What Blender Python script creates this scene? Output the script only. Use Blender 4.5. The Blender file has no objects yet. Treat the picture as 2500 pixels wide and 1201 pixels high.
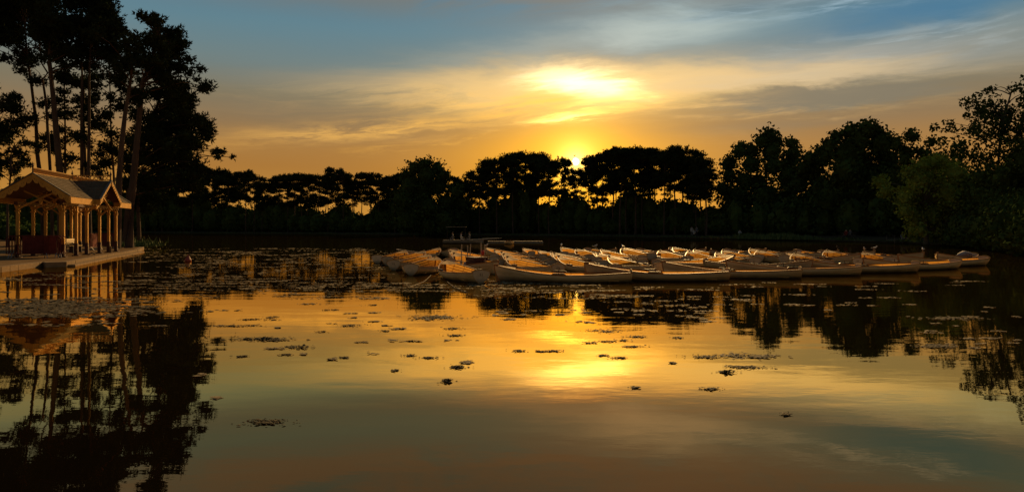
import bpy, math, random
import numpy as np
from mathutils import Vector, Matrix

# ------------------------------------------------------------------ camera, sky, sun, exposure
scene = bpy.context.scene
COL = scene.collection
R = math.radians
CAM_H = 1.85                      # eye height above the lake
FPX = 1629.0                      # focal length in photo pixels (2500 wide)
HOR = 556.0                       # horizon row in the photo

cam_data = bpy.data.cameras.new("camera")
cam = bpy.data.objects.new("camera", cam_data)
COL.objects.link(cam)
cam.location = (0, 0, CAM_H)
cam.rotation_euler = (R(90), 0, 0)
cam_data.sensor_width = 36.0
cam_data.lens = FPX / 2500.0 * 36.0
cam_data.shift_y = -(600.5 - HOR) / 2500.0
cam_data.clip_start = 0.1
cam_data.clip_end = 6000.0
scene.camera = cam

scene.view_settings.view_transform = 'Standard'
scene.view_settings.look = 'None'
scene.view_settings.exposure = 0.0
scene.view_settings.gamma = 1.0
scene.view_settings.use_curve_mapping = False
scene.cycles.use_denoising = True
scene.cycles.max_bounces = 6
scene.cycles.diffuse_bounces = 3
scene.cycles.glossy_bounces = 3
scene.cycles.transparent_max_bounces = 4
scene.cycles.sample_clamp_indirect = 6.0

SUN_AZ, SUN_EL = 13.0, 24.5      # direction of the light (degrees right of +Y, above horizon)
SUN_E = 5.0
NISH = 0.0012
DISC_AZ, DISC_EL = 5.44, 5.62                    # where the sun itself shows between the pines

# ---- a little node language so the sky reads as formulas
class NT:
    def __init__(self, tree):
        self.t = tree
    def val(self, s):
        return s.s if isinstance(s, S) else s
    def math(self, op, *a, clamp=False):
        n = self.t.nodes.new('ShaderNodeMath'); n.operation = op; n.use_clamp = clamp
        for i, x in enumerate(a):
            if isinstance(x, S): self.t.links.new(x.s, n.inputs[i])
            else: n.inputs[i].default_value = float(x)
        return S(self, n.outputs[0])
    def vec(self, x, y, z):
        n = self.t.nodes.new('ShaderNodeCombineXYZ')
        for i, q in enumerate((x, y, z)):
            if isinstance(q, S): self.t.links.new(q.s, n.inputs[i])
            else: n.inputs[i].default_value = float(q)
        return S(self, n.outputs[0])
    def noise(self, v, scale=1.0, detail=4.0, rough=0.55, dist=0.0):
        n = self.t.nodes.new('ShaderNodeTexNoise'); n.noise_dimensions = '3D'
        self.t.links.new(v.s, n.inputs['Vector'])
        n.inputs['Scale'].default_value = scale; n.inputs['Detail'].default_value = detail
        n.inputs['Roughness'].default_value = rough; n.inputs['Distortion'].default_value = dist
        return S(self, n.outputs['Fac'])
    def smooth(self, x, a, b):
        n = self.t.nodes.new('ShaderNodeMapRange'); n.interpolation_type = 'SMOOTHSTEP'
        self.t.links.new(x.s, n.inputs[0])
        n.inputs[1].default_value = a; n.inputs[2].default_value = b
        n.inputs[3].default_value = 0.0; n.inputs[4].default_value = 1.0
        return S(self, n.outputs[0])
    def ramp(self, x, stops, lo, hi):
        m = self.t.nodes.new('ShaderNodeMapRange')
        self.t.links.new(x.s, m.inputs[0]); m.inputs[1].default_value = lo; m.inputs[2].default_value = hi
        n = self.t.nodes.new('ShaderNodeValToRGB'); self.t.links.new(m.outputs[0], n.inputs[0])
        e = n.color_ramp.elements
        while len(e) > 1: e.remove(e[-1])
        for i, (p, c) in enumerate(stops):
            q = (p - lo) / (hi - lo)
            el = e[0] if i == 0 else e.new(q)
            el.position = q; el.color = (*c, 1)
        n.color_ramp.interpolation = 'LINEAR'
        return C_(self, n.outputs[0])
    def rgb(self, c):
        n = self.t.nodes.new('ShaderNodeRGB'); n.outputs[0].default_value = (*c, 1)
        return C_(self, n.outputs[0])
    def vmath(self, op, a, b):
        n = self.t.nodes.new('ShaderNodeVectorMath'); n.operation = op
        for i, x in enumerate((a, b)):
            if isinstance(x, (S, C_)):
                if op == 'SCALE' and i == 1: self.t.links.new(x.s, n.inputs['Scale'])
                else: self.t.links.new(x.s, n.inputs[i])
            elif op == 'SCALE' and i == 1: n.inputs['Scale'].default_value = x
            else: n.inputs[i].default_value = x
        return C_(self, n.outputs[0])
    def mix(self, f, a, b):
        n = self.t.nodes.new('ShaderNodeMix'); n.data_type = 'RGBA'; n.clamp_factor = True
        if isinstance(f, S): self.t.links.new(f.s, n.inputs[0])
        else: n.inputs[0].default_value = f
        for i, x in ((6, a), (7, b)):
            if isinstance(x, C_): self.t.links.new(x.s, n.inputs[i])
            else: n.inputs[i].default_value = (*x, 1)
        return C_(self, n.outputs[2])
class S:
    def __init__(self, nt, s): self.nt, self.s = nt, s
    def __add__(self, o): return self.nt.math('ADD', self, o)
    __radd__ = __add__
    def __sub__(self, o): return self.nt.math('SUBTRACT', self, o)
    def __rsub__(self, o): return self.nt.math('SUBTRACT', o, self)
    def __mul__(self, o): return self.nt.math('MULTIPLY', self, o)
    __rmul__ = __mul__
    def __truediv__(self, o): return self.nt.math('DIVIDE', self, o)
    def pow(self, o): return self.nt.math('POWER', self, o)
    def exp(self): return self.nt.math('EXPONENT', self)
class C_:
    def __init__(self, nt, s): self.nt, self.s = nt, s
    def __add__(self, o): return self.nt.vmath('ADD', self, o)
    def __mul__(self, k): return self.nt.vmath('SCALE', self, k)

world = bpy.data.worlds.new("World")
scene.world = world
world.use_nodes = True
wt = world.node_tree
for n in list(wt.nodes): wt.nodes.remove(n)
W = NT(wt)
tc = wt.nodes.new('ShaderNodeTexCoord')
sep = wt.nodes.new('ShaderNodeSeparateXYZ'); wt.links.new(tc.outputs['Generated'], sep.inputs[0])
X, Y, Z = (S(W, sep.outputs[i]) for i in range(3))
DEG = 57.29578
AZ = W.math('ARCTAN2', X, Y) * DEG
EL = W.math('ARCSINE', W.math('MINIMUM', W.math('MAXIMUM', Z, -1.0), 1.0)) * DEG
def gauss(x, c, w): 
    d = (x - c) / w
    return (d * d * -1.0).exp()
XT = W.math('MINIMUM', X, 0.12)
# turbulence: streaks drawn out along the horizon, tilted a little
st = W.vec(X * 5.0, Y * 5.0, Z * 26.0 - XT * 2.4)
nA = W.noise(st, 0.9, 5, 0.55, 0.6) - 0.5
nB = W.noise(W.vec(X * 9.0 + 3.1, Y * 9.0, Z * 60.0 - XT * 6.0), 1.0, 6, 0.6, 0.4) - 0.5
nC = W.noise(W.vec(X * 4.0 + 11.0, Y * 4.0 - 2.0, Z * 17.0), 1.0, 6, 0.6, 0.8) - 0.5
nD = W.noise(W.vec(X * 16.0 + 5.0, Y * 16.0, Z * 130.0 - XT * 14.0), 1.0, 5, 0.62, 0.5) - 0.5
sdx, sdy, sdz = math.sin(R(DISC_AZ)) * math.cos(R(DISC_EL)), math.cos(R(DISC_AZ)) * math.cos(R(DISC_EL)), math.sin(R(DISC_EL))
dot = X * sdx + Y * sdy + Z * sdz
ANG = W.math('ARCCOSINE', W.math('MINIMUM', dot, 0.9999999)) * DEG      # degrees from the sun
# how near in azimuth to the sunset: 1 towards it, 0 away from it
TOW = W.smooth(dot, -0.9, 0.9)

base = W.ramp(EL + nC * 1.2, [
    (0.0, (.56, .25, .036)), (2.5, (.52, .235, .036)), (4.8, (.41, .182, .033)), (6.5, (.40, .195, .048)), (8.4, (.285, .178, .080)),
    (10.8, (.215, .185, .118)), (13.2, (.165, .225, .225)), (16.0, (.124, .232, .280)), (19.0, (.095, .205, .28)),
    (30.0, (.075, .165, .25)), (60.0, (.05, .11, .18)), (90.0, (.045, .095, .16))], 0.0, 90.0)
# deeper, clearer blue up to the right of the sunset
blue = gauss(AZ + nA * 12.0, 31.5, 8.0) * gauss(EL + nC * 2.6, 15.5, 1.5)
base = W.mix(blue * 0.95, base, (.062, .190, .310))
# orange spreading out along the horizon from the sun
hz = gauss(AZ, DISC_AZ, 12.5) * gauss(EL, 2.6, 4.4)
base = W.mix(hz * 0.82, base, (.88, .34, .012))
glow = (ANG * (-1.0 / 3.4)).exp()
# ---- clouds: veils lit from behind
# wisps: strongly drawn-out turbulence used to fray every edge
wisp = W.noise(W.vec(X * 7.0 + nA * 1.2, Y * 7.0 + 2.0, Z * 75.0 - XT * 7.0 + nC * 2.4), 1.0, 7, 0.66, 0.7) - 0.5
EW = EL + nC * 3.2 + nB * 1.5 + nD * .5
AW = AZ + nA * 18.0 + nB * 7.0
fray = W.smooth(wisp + nD * .35, -.20, .16)
fray2 = W.smooth(wisp * .8 + nD * .5 - nB * .3, -.06, .20)
# high pale veil right of centre, thin scraps beyond it
veil = gauss(AW, 13.0, 6.5) * gauss(EW - (AZ - 14.0) * 0.05, 16.2, 1.6)
veilb = gauss(AW, 2.0, 7.0) * gauss(EW - AZ * .13, 14.7, .9)
veil2 = gauss(AW, 31.0, 9.0) * fray2 * gauss(EL, 13.3, 1.1)
veil4 = gauss(AW, 27.0, 9.0) * fray2 * gauss(EL + nC * 2.0, 16.9, .7)
veil3 = gauss(AW, 27.0, 13.0) * gauss(EW, 12.7, 1.5)
cream = gauss(AZ + nA * 8.0, 6.0, 14.0) * gauss(EL + nC * 2.4 + nB * .9, 11.0, 2.0)
strip = gauss(AZ + nA * 10.0, 22.0, 10.0) * gauss(EL + nC * 2.0 + nB * 1.3 + wisp * 1.6, 11.7, .55)
# dull grey bars
bank2 = gauss(AW, 11.0, 11.0) * gauss(EL + nC * 2.4 + nB * .8, 13.75, .55)
bank = W.smooth(gauss(AW, 24.5, 8.0) * gauss(EW, 9.9, .95) + nD * .30 + wisp * .30, .10, .60)
bank3 = gauss(AW, 20.0, 7.0) * gauss(EL + nC * 1.6, 8.0, .35)
# long lit cloud left and right of the sun, sharp above, combed out below
peak = gauss(AZ, 5.0, 7.0)
bandtop = W.smooth(EL + nC * 2.6 + nA * 3.0 + nB * 1.2 + W.math('ABSOLUTE', AZ - 5.0) * 0.06, 14.7, 12.2)
band = W.math('MINIMUM', gauss(AZ + nA * 10.0, 9.0, 17.0) * 1.35, 1.0) * W.smooth(EL + nC * 2.6 + nB * 1.6 + wisp * 2.4, 10.0, 11.9) * bandtop
# hot core behind the thin part of it
core = gauss(AZ + nA * 8.0 + nB * 5.0 + wisp * 5.0, 6.2, 3.4) * gauss(EL + nC * 2.2 + nB * 1.8 + wisp * 1.6 + (AZ - 6.0) * .14, 12.1, .95)
corew = gauss(AZ + nA * 6.0, 6.5, 10.5) * gauss(EL + nC * 2.4 + nB * 1.2 + wisp * 1.2, 11.6, 1.7)
# lit streaks underneath
low = gauss(AW, 6.2, 3.8) * gauss(EW - (AZ - 6.0) * .12 + wisp * .6, 9.75, .46) * fray
low2 = gauss(AZ, 3.5, 10.0) * gauss(EW, 10.5, 1.0) * fray
# orange feathers on the left, climbing towards the sun
feath = gauss(AZ + nA * 8.0, -11.0, 10.5) * gauss(EL - AZ * 0.125 + nC * 2.0 + nB * 1.1 + wisp * .8, 9.7, .66) * fray
feath2 = gauss(AZ + nA * 8.0, -7.5, 5.5) * gauss(EL - AZ * 0.16 + nC * 1.6 + nB * 1.0, 8.35, .34) * fray2
feath0 = gauss(AZ + nA * 8.0, -6.0, 8.0) * gauss(EL - AZ * .02 + nC * 1.4 + nB * .9, 11.6, .55) * W.smooth(wisp, -.25, .1)
feath3 = gauss(AW, 23.0, 8.0) * gauss(EW, 8.85, .50) * fray2
feath4 = gauss(AW, 14.0, 5.0) * gauss(EW + (AZ - 14.0) * .04, 9.9, .9) * fray2
thin = W.smooth(wisp + nC * .5, -.04, .26) * gauss(EL, 9.4, 2.6) * gauss(AZ, 6.0, 24.0)

sky = base
sky = W.mix(thin * 0.32, sky, (.62, .34, .11))
# soft warm cloud above the frame, seen only mirrored in the near water
high = W.smooth(nC * 1.2 + nB * .5, -.34, .10) * W.smooth(EL, 16.2, 19.2) * W.smooth(EL, 75.0, 35.0) * TOW
sky = W.mix(high * 0.65, sky, (.215, .185, .135))
sky = W.mix(cream * 0.66, sky, (.66, .43, .165))
sky = W.mix(veil * 0.85, sky, (.45, .54, .51))
sky = W.mix(veilb * 0.35, sky, (.40, .46, .42))
sky = W.mix(veil2 * 0.60, sky, (.42, .54, .58))
sky = W.mix(veil4 * 0.55, sky, (.45, .62, .72))
sky = W.mix(veil3 * (1.0 - blue) * 0.70, sky, (.42, .41, .36))
sky = W.mix(bank2 * 0.62, sky, (.30, .30, .25))
sky = W.mix(corew * 0.74, sky, (1.32, .88, .27))
sky = W.mix(band * (1.0 - corew * .6) * 0.90, sky, (.97, .64, .27))
sky = W.mix(strip * 0.70, sky, (.74, .56, .32))
sky = W.mix(bank * 0.90, sky, (.225, .190, .128))
sky = W.mix(bank3 * 0.50, sky, (.25, .18, .105))
sky = W.mix(feath0 * 0.55, sky, (.80, .54, .22))
sky = W.mix(feath * 0.90, sky, (.98, .52, .105))
sky = W.mix(feath2 * 0.85, sky, (.86, .43, .07))
sky = W.mix(feath3 * 0.55, sky, (.64, .38, .13))
sky = W.mix(feath4 * 0.60, sky, (.88, .55, .20))
sky = W.mix(low2 * 0.75, sky, (1.25, .66, .11))
gold = gauss(AZ, DISC_AZ, 10.5) * gauss(EL, 6.6, 3.0)
sky = W.mix(gold * 0.55, sky, (.98, .43, .014))
sky = sky + W.rgb((1.8, 1.42, .74)) * core
sky = sky + W.rgb((2.2, 1.45, .38)) * low
sky = sky + W.rgb((1.55, .72, .004)) * glow
# far side of the sky, away from the sunset, is dimmer and cooler; below the horizon the same haze goes on
sky = W.mix((1.0 - TOW) * 0.7, sky, (.060, .055, .050))
# the physical sky adds its own faint blue
nish = wt.nodes.new('ShaderNodeTexSky'); nish.sky_type = 'NISHITA'; nish.sun_disc = False
nish.sun_elevation = R(SUN_EL); nish.sun_rotation = R(SUN_AZ)
nish.dust_density = 2.0
bg1 = wt.nodes.new('ShaderNodeBackground'); wt.links.new(sky.s, bg1.inputs[0]); bg1.inputs[1].default_value = 0.95
bg2 = wt.nodes.new('ShaderNodeBackground'); wt.links.new(nish.outputs[0], bg2.inputs[0]); bg2.inputs[1].default_value = NISH
# the sun itself, small and hot, with its aureole
disc = W.smooth(ANG, 0.36, 0.12) * 20.0 + (ANG * (-1.0 / .75)).exp() * 2.2
dcol = W.rgb((1.0, .74, .26)) * disc
bg3 = wt.nodes.new('ShaderNodeBackground'); wt.links.new(dcol.s, bg3.inputs[0]); bg3.inputs[1].default_value = 1.0
a1 = wt.nodes.new('ShaderNodeAddShader'); a2 = wt.nodes.new('ShaderNodeAddShader')
wo = wt.nodes.new('ShaderNodeOutputWorld')
wt.links.new(bg1.outputs[0], a1.inputs[0]); wt.links.new(bg2.outputs[0], a1.inputs[1])
wt.links.new(a1.outputs[0], a2.inputs[0]); wt.links.new(bg3.outputs[0], a2.inputs[1])
wt.links.new(a2.outputs[0], wo.inputs[0])
world.cycles.sampling_method = 'MANUAL'; world.cycles.sample_map_resolution = 1024

sun_data = bpy.data.lights.new("sun", 'SUN')
sun_data.energy = SUN_E; sun_data.angle = R(0.6); sun_data.color = (1.0, .60, .22)
sun = bpy.data.objects.new("sun", sun_data); COL.objects.link(sun)
sd = Vector((math.sin(R(SUN_AZ)) * math.cos(R(SUN_EL)), math.cos(R(SUN_AZ)) * math.cos(R(SUN_EL)), math.sin(R(SUN_EL))))
sun.rotation_euler = sd.to_track_quat('Z', 'Y').to_euler()
sun.location = sd * 300
# ------------------------------------------------------------------ materials
def new_mat(name):
    m = bpy.data.materials.new(name); m.use_nodes = True
    nt = m.node_tree
    return m, nt, nt.nodes['Principled BSDF']
def simple_mat(name, c1, c2, scale=6.0, rough=0.6, bump=0.0, bscale=40.0, stretch=(1, 1, 1), spec=0.25, coords='Object', detail=6.0):
    """two tones of one colour broken up by noise, with fine relief"""
    m, nt, b = new_mat(name)
    t = nt.nodes.new('ShaderNodeTexCoord'); mp = nt.nodes.new('ShaderNodeMapping')
    mp.inputs['Scale'].default_value = stretch
    nt.links.new(t.outputs[coords], mp.inputs[0])
    n = nt.nodes.new('ShaderNodeTexNoise'); n.inputs['Scale'].default_value = scale; n.inputs['Detail'].default_value = detail
    n.inputs['Roughness'].default_value = 0.62
    nt.links.new(mp.outputs[0], n.inputs['Vector'])
    r = nt.nodes.new('ShaderNodeValToRGB')
    r.color_ramp.elements[0].position = 0.32; r.color_ramp.elements[0].color = (*c1, 1)
    r.color_ramp.elements[1].position = 0.68; r.color_ramp.elements[1].color = (*c2, 1)
    nt.links.new(n.outputs['Fac'], r.inputs[0]); nt.links.new(r.outputs[0], b.inputs['Base Color'])
    b.inputs['Roughness'].default_value = rough
    b.inputs['Specular IOR Level'].default_value = spec
    if bump > 0:
        n2 = nt.nodes.new('ShaderNodeTexNoise'); n2.inputs['Scale'].default_value = bscale; n2.inputs['Detail'].default_value = 6
        nt.links.new(mp.outputs[0], n2.inputs['Vector'])
        bp = nt.nodes.new('ShaderNodeBump'); bp.inputs['Strength'].default_value = bump; bp.inputs['Distance'].default_value = 0.02
        nt.links.new(n2.outputs['Fac'], bp.inputs['Height']); nt.links.new(bp.outputs[0], b.inputs['Normal'])
    return m
def leaf_mat(name, c1, c2, scale=0.5):
    m = simple_mat(name, c1, c2, scale=scale, rough=1.0, spec=0.0, detail=3.0)
    return m

def water_mat():
    m = bpy.data.materials.new("lake_water"); m.use_nodes = True
    nt = m.node_tree
    for n in list(nt.nodes): nt.nodes.remove(n)
    out = nt.nodes.new('ShaderNodeOutputMaterial')
    t = nt.nodes.new('ShaderNodeTexCoord')
    def nz(sx, sy, scale, detail):
        mp = nt.nodes.new('ShaderNodeMapping'); mp.inputs['Scale'].default_value = (sx, sy, 1)
        nt.links.new(t.outputs['Object'], mp.inputs[0])
        n = nt.nodes.new('ShaderNodeTexNoise'); n.inputs['Scale'].default_value = scale; n.inputs['Detail'].default_value = detail
        n.inputs['Roughness'].default_value = 0.5
        nt.links.new(mp.outputs[0], n.inputs['Vector']); return n.outputs['Fac']
    def mth(op, a, b):
        n = nt.nodes.new('ShaderNodeMath'); n.operation = op
        for i, x in enumerate((a, b)):
            if isinstance(x, float): n.inputs[i].default_value = x
            else: nt.links.new(x, n.inputs[i])
        return n.outputs[0]
    # long lazy swells, small ripples, and patches where the breeze touches the water
    swell = nz(.35, 1.0, .9, 2.0); rip = nz(1.0, 2.2, 2.6, 3.0)
    patch = nz(.5, 1.0, .05, 2.0)
    pm = nt.nodes.new('ShaderNodeMapRange'); pm.inputs[1].default_value = .42; pm.inputs[2].default_value = .66
    pm.inputs[3].default_value = .25; pm.inputs[4].default_value = 1.0
    nt.links.new(patch, pm.inputs[0])
    h = mth('ADD', mth('MULTIPLY', swell, 1.3), mth('MULTIPLY', mth('MULTIPLY', rip, pm.outputs[0]), .55))
    bp = nt.nodes.new('ShaderNodeBump'); bp.inputs['Strength'].default_value = 1.0; bp.inputs['Distance'].default_value = WBUMP
    nt.links.new(h, bp.inputs['Height'])
    lw = nt.nodes.new('ShaderNodeLayerWeight'); lw.inputs['Blend'].default_value = 0.5
    nt.links.new(bp.outputs[0], lw.inputs['Normal'])
    # golden sheen put into the reflection tint at low angles, dull brown when looked into
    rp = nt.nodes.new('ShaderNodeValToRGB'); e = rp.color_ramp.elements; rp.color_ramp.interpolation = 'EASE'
    for i, (q, c) in enumerate(WTINT):
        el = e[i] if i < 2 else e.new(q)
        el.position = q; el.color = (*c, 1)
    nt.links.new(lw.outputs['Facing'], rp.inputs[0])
    g = nt.nodes.new('ShaderNodeBsdfGlossy'); g.inputs['Roughness'].default_value = WROUGH
    nt.links.new(rp.outputs[0], g.inputs['Color']); nt.links.new(bp.outputs[0], g.inputs['Normal'])
    d = nt.nodes.new('ShaderNodeBsdfDiffuse'); d.inputs['Color'].default_value = (.0035, .0026, .0012, 1)
    mx = nt.nodes.new('ShaderNodeAddShader')
    nt.links.new(d.outputs[0], mx.inputs[0]); nt.links.new(g.outputs[0], mx.inputs[1])
    nt.links.new(mx.outputs[0], out.inputs[0])
    return m
WBUMP, WROUGH = 0.0036, 0.0
WTINT = [(.0, (.03, .02, .01)), (1.0, (.50, .40, .25)), (.60, (.37, .185, .075)), (.74, (.52, .265, .105)), (.80, (.90, .67, .26)), (.88, (1.0, .76, .32)), (.94, (.72, .54, .23))]
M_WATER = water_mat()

# ------------------------------------------------------------------ mesh helpers
def mesh_from(name, verts, faces, mat=None, smooth=False):
    me = bpy.data.meshes.new(name)
    me.from_pydata([tuple(v) for v in verts], [], [tuple(f) for f in faces])
    if mat:
        for mm in (mat if isinstance(mat, (list, tuple)) else [mat]): me.materials.append(mm)
    if smooth: me.polygons.foreach_set('use_smooth', [True] * len(me.polygons))
    me.update()
    return me
def link(name, me, parent=None, loc=None, rot=None):
    o = bpy.data.objects.new(name, me); COL.objects.link(o)
    if parent: o.parent = parent
    if loc is not None: o.location = loc
    if rot is not None: o.rotation_euler = rot
    return o
def tag(o, label=None, cat=None, group=None, kind=None):
    if label: o['label'] = label
    if cat: o['category'] = cat
    if group: o['group'] = group
    if kind: o['kind'] = kind
    return o
def thing(name, label, cat, loc=(0, 0, 0), rz=0.0, group=None):
    o = bpy.data.objects.new(name, None); COL.objects.link(o)
    o.empty_display_size = 0.3
    o.location = loc; o.rotation_euler = (0, 0, rz)
    return tag(o, label, cat, group)
class MB:
    """collects boxes, prisms and tubes into one mesh"""
    def __init__(self): self.v, self.f = [], []
    def add(self, vs, fs):
        k = len(self.v); self.v += [tuple(p) for p in vs]; self.f += [tuple(i + k for i in q) for q in fs]; return self
    def box(self, x0, x1, y0, y1, z0, z1):
        return self.add([(x0, y0, z0), (x1, y0, z0), (x1, y1, z0), (x0, y1, z0), (x0, y0, z1), (x1, y0, z1), (x1, y1, z1), (x0, y1, z1)],
                        [(0, 3, 2, 1), (4, 5, 6, 7), (0, 1, 5, 4), (1, 2, 6, 5), (2, 3, 7, 6), (3, 0, 4, 7)])
    def bar(self, a, b, w, h=None, up=(0, 0, 1)):
        """box beam from a to b, w wide, h high"""
        a, b = Vector(a), Vector(b); h = h or w
        d = (b - a).normalized(); u = Vector(up)
        s = d.cross(u)
        if s.length < 1e-4: s = d.cross(Vector((1, 0, 0)))
        s.normalize(); t = s.cross(d).normalized()
        vs = []
        for p in (a, b):
            for i, j in ((-1, -1), (1, -1), (1, 1), (-1, 1)): vs.append(p + s * (i * w / 2) + t * (j * h / 2))
        return self.add(vs, [(3, 2, 1, 0), (4, 5, 6, 7), (0, 1, 5, 4), (1, 2, 6, 5), (2, 3, 7, 6), (3, 0, 4, 7)])
    def tube(self, pts, rad, n=6, cap=True):
        pts = [Vector(p) for p in pts]
        rr = rad if isinstance(rad, (list, tuple)) else [rad] * len(pts)
        vs, fs = [], []
        for i, p in enumerate(pts):
            d = (pts[min(i + 1, len(pts) - 1)] - pts[max(i - 1, 0)]).normalized()
            s = d.cross(Vector((0, 0, 1)))
            if s.length < 0.05: s = d.cross(Vector((0, 1, 0)))
            s.normalize(); t = s.cross(d)
            for k in range(n):
                a = 2 * math.pi * k / n
                vs.append(p + (s * math.cos(a) + t * math.sin(a)) * rr[i])
        for i in range(len(pts) - 1):
            for k in range(n):
                fs.append((i * n + k, i * n + (k + 1) % n, (i + 1) * n + (k + 1) % n, (i + 1) * n + k))
        if cap:
            fs.append(tuple(range(n - 1, -1, -1))); fs.append(tuple(range((len(pts) - 1) * n, len(pts) * n)))
        return self.add(vs, fs)
    def prism(self, poly, origin, ux, uy, depth):
        """flat outline (list of 2d points in axes ux, uy) given thickness along ux x uy"""
        o, ux, uy = Vector(origin), Vector(ux), Vector(uy); nn = ux.cross(uy).normalized() * depth
        n = len(poly); vs = [o + ux * a + uy * b for a, b in poly]; vs += [p + nn for p in vs]
        fs = [tuple(range(n - 1, -1, -1)), tuple(range(n, 2 * n))]
        for i in range(n): j = (i + 1) % n; fs.append((i, j, n + j, n + i))
        return self.add(vs, fs)
    def mesh(self, name, mat, smooth=False): return mesh_from(name, self.v, self.f, mat, smooth)
    def obj(self, name, mat, parent=None, smooth=False): return link(name, self.mesh(name, mat, smooth), parent)
def tri_mesh(name, tris, mat):
    """tris: (N,3,3) array"""
    n = len(tris); me = bpy.data.meshes.new(name)
    me.vertices.add(n * 3); me.vertices.foreach_set('co', np.ascontiguousarray(tris, dtype=np.float32).ravel())
    me.loops.add(n * 3); me.loops.foreach_set('vertex_index', np.arange(n * 3, dtype=np.int32))
    me.polygons.add(n); me.polygons.foreach_set('loop_start', np.arange(0, n * 3, 3, dtype=np.int32))
    me.polygons.foreach_set('loop_total', np.full(n, 3, dtype=np.int32))
    me.update(calc_edges=True); me.materials.append(mat)
    return me
# photo pixel -> place
def G(px, py, z=0.0):
    y = (CAM_H - z) * FPX / (py - HOR); return Vector(((px - 1250.0) / FPX * y, y, z))
def P3(px, py, y):
    return Vector(((px - 1250.0) / FPX * y, y, CAM_H + (HOR - py) / FPX * y))
def PX(px, y): return (px - 1250.0) / FPX * y
# ------------------------------------------------------------------ lake and land
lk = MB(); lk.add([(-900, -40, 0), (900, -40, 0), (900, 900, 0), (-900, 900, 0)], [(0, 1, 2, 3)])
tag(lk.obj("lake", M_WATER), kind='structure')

M_EARTH = simple_mat("dark_earth", (.030, .026, .016), (.060, .050, .030), 0.6, 1.0, 0.6, 3.0, spec=0.0)
M_SAND = simple_mat("trodden_sand", (.105, .070, .037), (.165, .112, .062), 1.6, 1.0, 0.5, 9.0, spec=0.0)
M_STONE = simple_mat("quay_stone", (.13, .088, .046), (.22, .15, .082), 2.5, 0.9, 0.5, 14.0, spec=0.1)
M_GRASS = simple_mat("bank_grass", (.045, .068, .018), (.090, .120, .034), 1.5, 0.9)
M_REED = simple_mat("pale_reeds", (.060, .090, .026), (.115, .145, .045), 1.0, 0.8)

SHORE = [(-3200, 568), (-1500, 566), (-700, 565.8), (-250, 567), (0, 567.6), (330, 569), (500, 570), (800, 572.3), (1000, 574), (1200, 575.6), (1350, 577), (1550, 579.8), (1700, 582),
         (1800, 584), (1900, 586), (2050, 589), (2200, 592.5), (2290, 597), (2360, 603), (2430, 612), (2520, 627), (2680, 655), (2950, 720)]
def shore_py(px):
    for (a, b), (c, d) in zip(SHORE, SHORE[1:]):
        if a <= px <= c: return b + (d - b) * (px - a) / (c - a)
    return SHORE[0][1] if px < SHORE[0][0] else SHORE[-1][1]
def shore_y(px): return CAM_H * FPX / (shore_py(px) - HOR)
fb = MB(); vs, fs = [], []
sp = []
for i, ((a, b), (c, d)) in enumerate(zip(SHORE, SHORE[1:])):
    n = max(2, int((c - a) / (18 if a > -700 else 90)))
    for k in range(n): sp.append((a + (c - a) * k / n, b + (d - b) * k / n))
rr = random.Random(5)
rings = [(0.0, -.6), (0.05, .10), (.5, .26), (3.0, .42), (14.0, .7), (70.0, 1.3), (420.0, 3.0)]
for px, py in sp:
    p = G(px, py); p *= 1 + rr.uniform(-.006, .006); d = Vector((p.x, p.y, 0)).normalized()
    for off, z in rings: q = p + d * off; vs.append((q.x, q.y, z + (rr.uniform(-.05, .06) if .1 < off < 50 else 0)))
m = len(rings)
for i in range(len(sp) - 1):
    for k in range(m - 1): fs.append((i * m + k, (i + 1) * m + k, (i + 1) * m + k + 1, i * m + k + 1))
fb.add(vs, fs)
tag(fb.obj("far_bank", M_EARTH), kind='structure')
def grass_strip(name, pts, h, mat, seed, n, spread=.6):
    """blades standing along a polyline"""
    r = np.random.default_rng(seed); P = np.array([list(p) for p in pts]); seg = np.linalg.norm(np.diff(P, axis=0), axis=1); cum = np.concatenate([[0], np.cumsum(seg)])
    t = r.uniform(0, cum[-1], n); i = np.clip(np.searchsorted(cum, t) - 1, 0, len(seg) - 1); f = (t - cum[i]) / seg[i]
    c = P[i] + (P[i + 1] - P[i]) * f[:, None]
    c[:, 0] += r.normal(0, spread, n); c[:, 1] += r.normal(0, spread, n)
    hh = h * r.uniform(.4, 1.1, n) * (0.6 + 0.4 * np.sin(t * .9 + np.sin(t * .31) * 2)); a = r.uniform(0, math.pi, n); w = r.uniform(.03, .07, n) * (1 + h)
    L = np.stack([c[:, 0] - np.cos(a) * w, c[:, 1] - np.sin(a) * w, c[:, 2]], 1); Rr = np.stack([c[:, 0] + np.cos(a) * w, c[:, 1] + np.sin(a) * w, c[:, 2]], 1)
    T = c + np.stack([r.normal(0, .25, n) * hh, r.normal(0, .25, n) * hh, hh], 1)
    return link(name, tri_mesh(name, np.stack([L, Rr, T], 1), mat))
bank_pts = [Vector((G(px, shore_py(px)).x, G(px, shore_py(px)).y, .2)) * 1.004 for px in range(-200, 2420, 20)]
for b in bank_pts: b.z = .2
tag(grass_strip("bank_grass", bank_pts, .45, M_GRASS, 3, 16000), kind='stuff')
rp = [Vector((G(px, shore_py(px)).x, G(px, shore_py(px)).y, .12)) for px in range(1815, 1975, 8)]
tag(grass_strip("reeds", rp, 1.0, M_REED, 4, 4500, .9), kind='stuff')

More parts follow.
